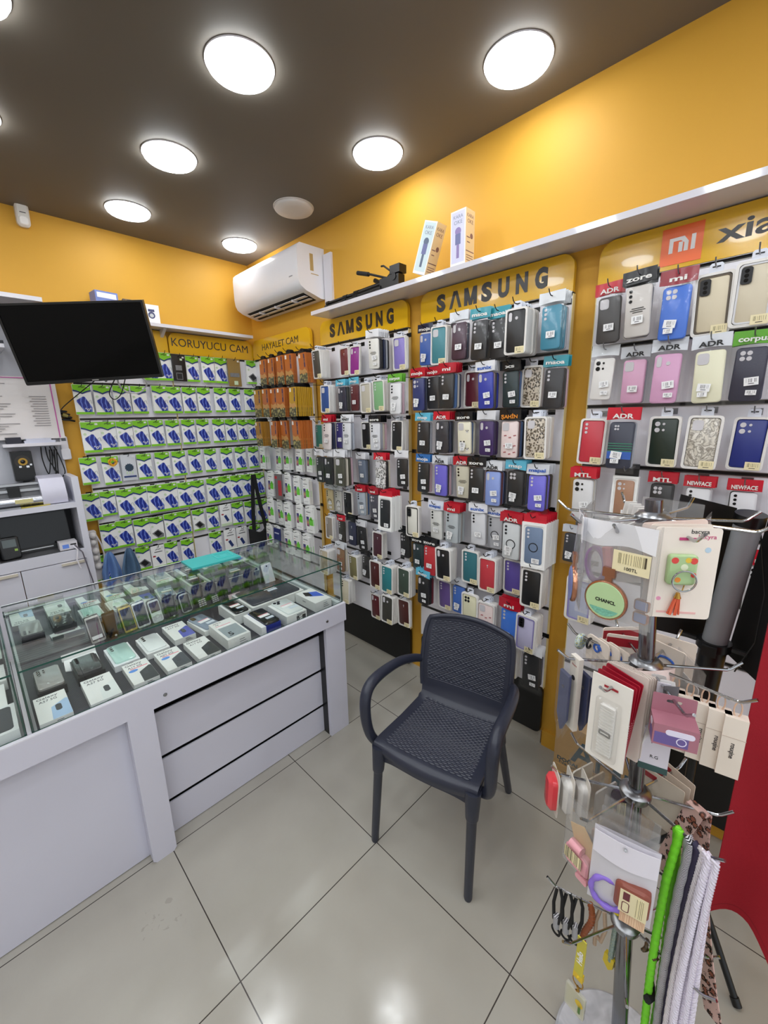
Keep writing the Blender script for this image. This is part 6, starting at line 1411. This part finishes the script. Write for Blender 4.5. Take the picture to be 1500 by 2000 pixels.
# long straps on the right front hooks
def rope(label, q, a, d, sway, length, r, m, name='phone_strap', beads=0.0, gap=.016, extra=None):
    t = hung(name, label, 'phone strap', q, a, d, 0, 'long straps hanging on the right of the rack')
    pts = []
    for sg in (1, -1):
        seg = [(sg * gap * min(1, v * 5), -.002 + .006 * math.sin(6 * v + sg), .004 - length * v) for v in [k / 60 for k in range(61)]]
        pts += seg[::-1] if sg == 1 else seg[1:]
    pts = [(x + sway * (-z), y, z) for x, y, z in pts]
    # resample so that a twisted rope swells evenly
    rad = [r * (1 + beads * math.sin(k * 2.2)) for k in range(len(pts))]
    put('strap', MB().tube(pts, rad, 10), m, t)
    if extra: extra(t)
    return t
def rope_dense(label, a, d, sway, length, r, m, pitch, gap=.014, strands=0):
    """a doubled cord over a hook; strands > 0 twists that many yarns around each other"""
    t = hung('phone_strap', label, 'phone strap', 3, a, d, 0, 'long straps hanging on the right of the rack'); t.location.z -= .001
    n = int(length / pitch * 6); pts = []
    for sg in (1, -1):
        seg = [(sg * gap * min(1, v * 6) * (1 - .25 * v), .004 * math.sin(5 * v + sg), .005 - length * v) for v in [k / n for k in range(n + 1)]]
        pts += seg[::-1] if sg == 1 else seg[1:]
    pts = [(x + sway * (-z), y, z) for x, y, z in pts]
    mb = MB()
    if strands:
        for j in range(strands): mb.tube([(x + .52 * r * math.cos(2 * PI * (k / 12 + j / strands)), y + .52 * r * math.sin(2 * PI * (k / 12 + j / strands)), z) for k, (x, y, z) in enumerate(pts)], r * .58, 6)
    else: mb.tube(pts, [r * (.9 + .12 * abs(math.sin(PI * k / 6))) for k in range(len(pts))], 10)
    put('strap', mb, m, t)
    return t
PEARL = mat('e3dcea', .16, vary=.03, coat=.5)
ZEBRA, nt, b = node_mat('black_white_braid')
tc = nt.nodes.new('ShaderNodeTexCoord'); sp = nt.nodes.new('ShaderNodeSeparateXYZ'); nt.links.new(tc.outputs['Object'], sp.inputs[0])
ang = math_node(nt, 'ABSOLUTE', sp.outputs['X']); f = math_node(nt, 'FRACT', math_node(nt, 'MULTIPLY', math_node(nt, 'ADD', math_node(nt, 'MULTIPLY', ang, .9), sp.outputs['Z']), 300))
r = ramp(nt, f, [(0, '17171c'), (.5, 'dedde2')], 'CONSTANT'); nt.links.new(r.outputs[0], b.inputs['Base Color']); b.inputs['Roughness'].default_value = .6
LIMEROPE = stripes('lime_rope', '7fe02a', '5fc01e', 320, 'Z', .75, .6)
rope_dense('lime green cord strap hanging long from the third tier', -113, .102, .03, .78, .0088, LIMEROPE, .020, .020)
rope_dense('black and white braided strap hanging long beside the lime green one', -113, .126, .03, .74, .0092, ZEBRA, .05, .014)
rope_dense('dark navy ribbon strap behind the pearl straps', -113, .138, .03, .76, .008, mat('2a2440', .6), .05, .006)
rope_dense('pearl white twisted strap, inner one of three', -113, .148, .0, .70, .0056, mat('cfc8cc', .2, coat=.4), .012, .006, 3)
rope_dense('pearl white twisted strap, middle one of three', -113, .160, .02, .76, .0078, PEARL, .012, .011, 3)
rope_dense('pearl white twisted strap, outermost of three', -113, .173, .05, .74, .0066, PEARL, .012, .006, 3)
t = hung('wide_strap', 'pink leopard print wide strap on the right hook of the third tier', 'phone strap', 3, -68, .130, 0, 'long straps hanging on the right of the rack', swing=40)
put('strap', MB().shell(lambda u, v: (-.02 + .04 * u - .10 * v * v, -.004 - .010 * math.sin(PI * v), .006 - .50 * v), 4, 24, .003).shell(lambda u, v: (-.015 + .04 * u + .04 * v, .012 + .020 * v, .006 - .22 * v), 4, 12, .003), LEOPARD_P, t)
put('strap_top', MB().shell(lambda u, v: (-.02 + .042 * u, -.004 + .018 * v, .006 + .004 * math.sin(PI * v)), 4, 4, .002), LEOPARD_P, t)
tag(put('cable_clip', MB().tube([(-.02, 0, 0), (.0, -.006, -.01), (.02, 0, -.004), (.024, .006, .012)], .009, 8), BLACK_MATT, None, tuple(rp(3, -113, .10, -.50))), 'black clip on the lime green cord near the floor', 'clip')
# --- lowest tier
for k in range(3):
    t = hung('wrist_strap', ('outermost', 'middle', 'innermost')[k] + ' black wrist strap with a zebra sleeve at the lower left', 'wrist strap', 4, 105, .156 - .024 * k, swing=60 + 10 * k)
    put('cord', MB().tube([(-.007, 0, -.115), (-.012, 0, -.06), (-.006, 0, -.004), (.004, 0, .004), (.012, 0, -.02), (.014, 0, -.07), (.007, 0, -.115)], .0045, 8), BLACK_MATT, t)
    put('sleeve', MB().tube([(.0, 0, -.095), (.002, 0, -.135)], .0085, 10), ZEBRA, t); put('loop', MB().tube([(.002 + .012 * math.cos(x), 0, -.148 + .012 * math.sin(x)) for x in [k2 * PI / 8 for k2 in range(16)]], .003, 6, closed=True), BLACK_MATT, t)
t = hung('wrist_strap', 'brown bead wrist strap on the lowest tier', 'wrist strap', 4, 105, .080, swing=70)
put('beads', MB().tube([(.008 * math.sin(k * .2), 0, .004 - .0055 * k) for k in range(28)], [.0065 + .0022 * (k % 2) for k in range(28)], 8), mat('8f4a26', .35), t)
t = hung('wrist_strap', 'beige loop strap on the lowest tier', 'wrist strap', 4, 105, .052, swing=60)
put('strap', MB().tube([(-.008, 0, -.13), (-.012, 0, -.05), (-.004, 0, .003), (.006, 0, .002), (.014, 0, -.05), (.006, 0, -.10), (-.016, .004, -.10)], .005, 8), mat('b39b84', .5), t)
t = hung('lanyard', 'yellow lanyard with white lettering and a clear card holder on the lowest tier', 'lanyard', 4, 150, .128, swing=20)
put('band', MB().shell(lambda u, v: (-.011 + .022 * u, -.002 + .002 * math.sin(4 * v), .004 - .115 * v), 4, 10, .003), mat('c9bd3e', .35), t)
put('lettering', MB().text('Hello', .019, .0003, 0, TL(0, -.0052, -.056) @ RY(-90), bold=.0004), PAPER_WHITE, t)
put('clasp', MB().box(-.012, .012, -.005, .004, -.132, -.110).lathe([(.004, 0), (.001, .003)], 10, 0, TL(0, -.005, -.121) @ RX(90)), mat('e0bd22', .35), t)
put('split_ring', MB().tube([(.013 * math.cos(x), 0, -.146 + .015 * math.sin(x)) for x in [k2 * PI / 10 for k2 in range(20)]], .0016, 6, closed=True).tube([(0, 0, -.160), (.004, 0, -.172), (-.004, 0, -.180)], .003, 6), GOLD, t)
put('card_holder', MB().prism(rrect(.052, .075, .005, 3, -.002, -.214), -.004, .004, inset=.001), sheer('card_plastic', (.96, .95, .82), .6, .15), t); put('sunflower_print', MB().prism(circ(.010, 14, .010, -.205), -.0046, -.0042).prism(rrect(.006, .03, .002, 2, .012, -.222), -.0046, -.0042, 1).box(-.026, .022, .0005, .001, -.25, -.18, 2), [mat('d8b82c', .4), mat('4f7a3a', .4), mat('d3cf9c', .4)], t)
t = hung('wrist_strap', 'grey green strap with a yellow end hanging from the lowest tier', 'wrist strap', 4, 105, .020, swing=60)
put('strap', MB().tube([(0, 0, .012), (.002, 0, -.03), (.0, 0, -.15)], .0075, 8), spots('floral_strap', '8f9f98', '5d7a72', 'b9bfa2', 160), t); put('yellow_end', MB().tube([(0, 0, .018), (0, 0, -.006)], .008, 8).prism([(-.014, -.135), (.012, -.135), (.010, -.165), (.0, -.180), (-.016, -.165)][::-1], -.006, .006), mat('d8bf2c', .4), t)
for k in range(3):
    t = hung('hair_clip', ('upper', 'middle', 'lower')[k] + ' brown curled clip on the right hook of the lowest tier', 'hair clip', 4, 258, .050 + .022 * k)
    put('clip', MB().tube([(.012 * math.cos(x), .003 * math.sin(2 * x), -.012 + .013 * math.sin(x)) for x in [k2 * .45 for k2 in range(13)]], .0042, 6), spots('tortoise_shell', '5b4228', '2a2a1c', '7a5a2c', 120), t)

# ------------------------------------------------------------------ light stand with tube light behind the rack
t = thing('light_stand', 'black tripod stand with an unlit grey tube light and black flaps behind the rack', 'light stand', (-.06, -1.52, 0))
def S(name, mb, m): return put(name, mb, m, t, loc=(.06, 1.52, 0))
b0, b1 = Vector((-.045, -1.513, 1.04)), Vector((-.095, -1.542, 1.425))
S('tube_light', MB().tube([b0, b1], .031, 24), mat('8f9296', .35))
S('end_cap', MB().tube([b1, b1 + (b1 - b0).normalized() * .03], .034, 24), BLACK)
S('handle', MB().tube([Vector((-.03, -1.506, .80)), b0], .034, 20).tube([b0 - Vector((0, 0, .012)), b0 + Vector((0, 0, .012))], .043, 20).box(-.10, .0, -1.525, -1.49, 1.02, 1.05).tube([(-.045, -1.43, 1.045), (-.045, -1.59, 1.035)], .008, 8), BLACK)
nrm = Vector((-.8, -.05, .2)); ax = (b1 - b0)
def flap(sg):
    sdv = Vector((.0, -1, 0)) * sg
    def f(u, v):
        p = b0 + ax * (-.12 * (1 if sg > 0 else .55) + 1.15 * v) + sdv * (.035 + .115 * u) + Vector((-.05 + .10 * (1 - u), 0, -.04 * u * sg)); return p
    return MB().shell(f, 3, 4, .004)
S('flap', flap(1), mat('0a0a0b', .55)); S('flap', flap(-1), mat('0a0a0b', .55))
S('column', MB().tube([(-.035, -1.51, .80), (-.045, -1.515, .09)], .0125, 12).tube([(-.033, -1.509, .82), (-.034, -1.51, .74)], .024, 14).tube([(-.042, -1.513, .36), (-.042, -1.513, .30)], .022, 14), BLACK)
S('power_cord', MB().tube([(-.09, -1.57, 1.40), (-.12, -1.60, 1.25), (-.10, -1.60, 1.10), (-.06, -1.57, .98)], .002, 5), BLACK)
for x, y in ((-.205, -1.719), (.115, -1.62), (-.10, -1.27)):
    v = Vector((x, y, .004)); tp = Vector((-.042, -1.513, .33)); md = tp.lerp(v, .55)
    S('leg', MB().tube([tp, v], [.010, .0095], 10).tube([v.lerp(tp, .05), v], .012, 10).tube([md, Vector((-.045, -1.515, .12))], .004, 6), BLACK)
# ------------------------------------------------------------------ red banner at the right edge
t = thing('red_banner', 'red fabric banner hanging at the right picture edge', 'banner', (-.43, -1.90, 0))
def ban(u, v):
    y = -1.612 - .62 * u; arc = .495 + .055 * math.sin(min(1, u * 5) * PI) - .10 * max(0, u - .12) * 2.2
    z = 1.75 - (1.75 - arc) * v
    return (-.43 + .022 * math.sin(16 * u + 1.1 * v) * (.35 + .65 * v) + .035 * v * u, y, z)
put('fabric', MB().shell(ban, 60, 24, .003), mat('a30a20', .75, vary=.05, bump=.15, scale=400), t, loc=(.43, 1.90, 0))
put('hem', MB().tube([ban(k / 60, .985) for k in range(61)], .0035, 6), mat('8f0a1c', .75), t, loc=(.43, 1.90, 0))
put('crossbar', MB().tube([(-.43, -1.60, 1.755), (-.43, -2.25, 1.755)], .008, 10), CHROME, t, loc=(.43, 1.90, 0))
put('pole', MB().tube([(-.40, -2.27, .02), (-.43, -2.25, 1.80)], .011, 12), CHROME, t, loc=(.43, 1.90, 0)); put('foot', MB().lathe([(.16, 0), (.16, .014), (.02, .022)], 32, 0, TL(-.40, -2.27, 0)), STEEL, t, loc=(.43, 1.90, 0))
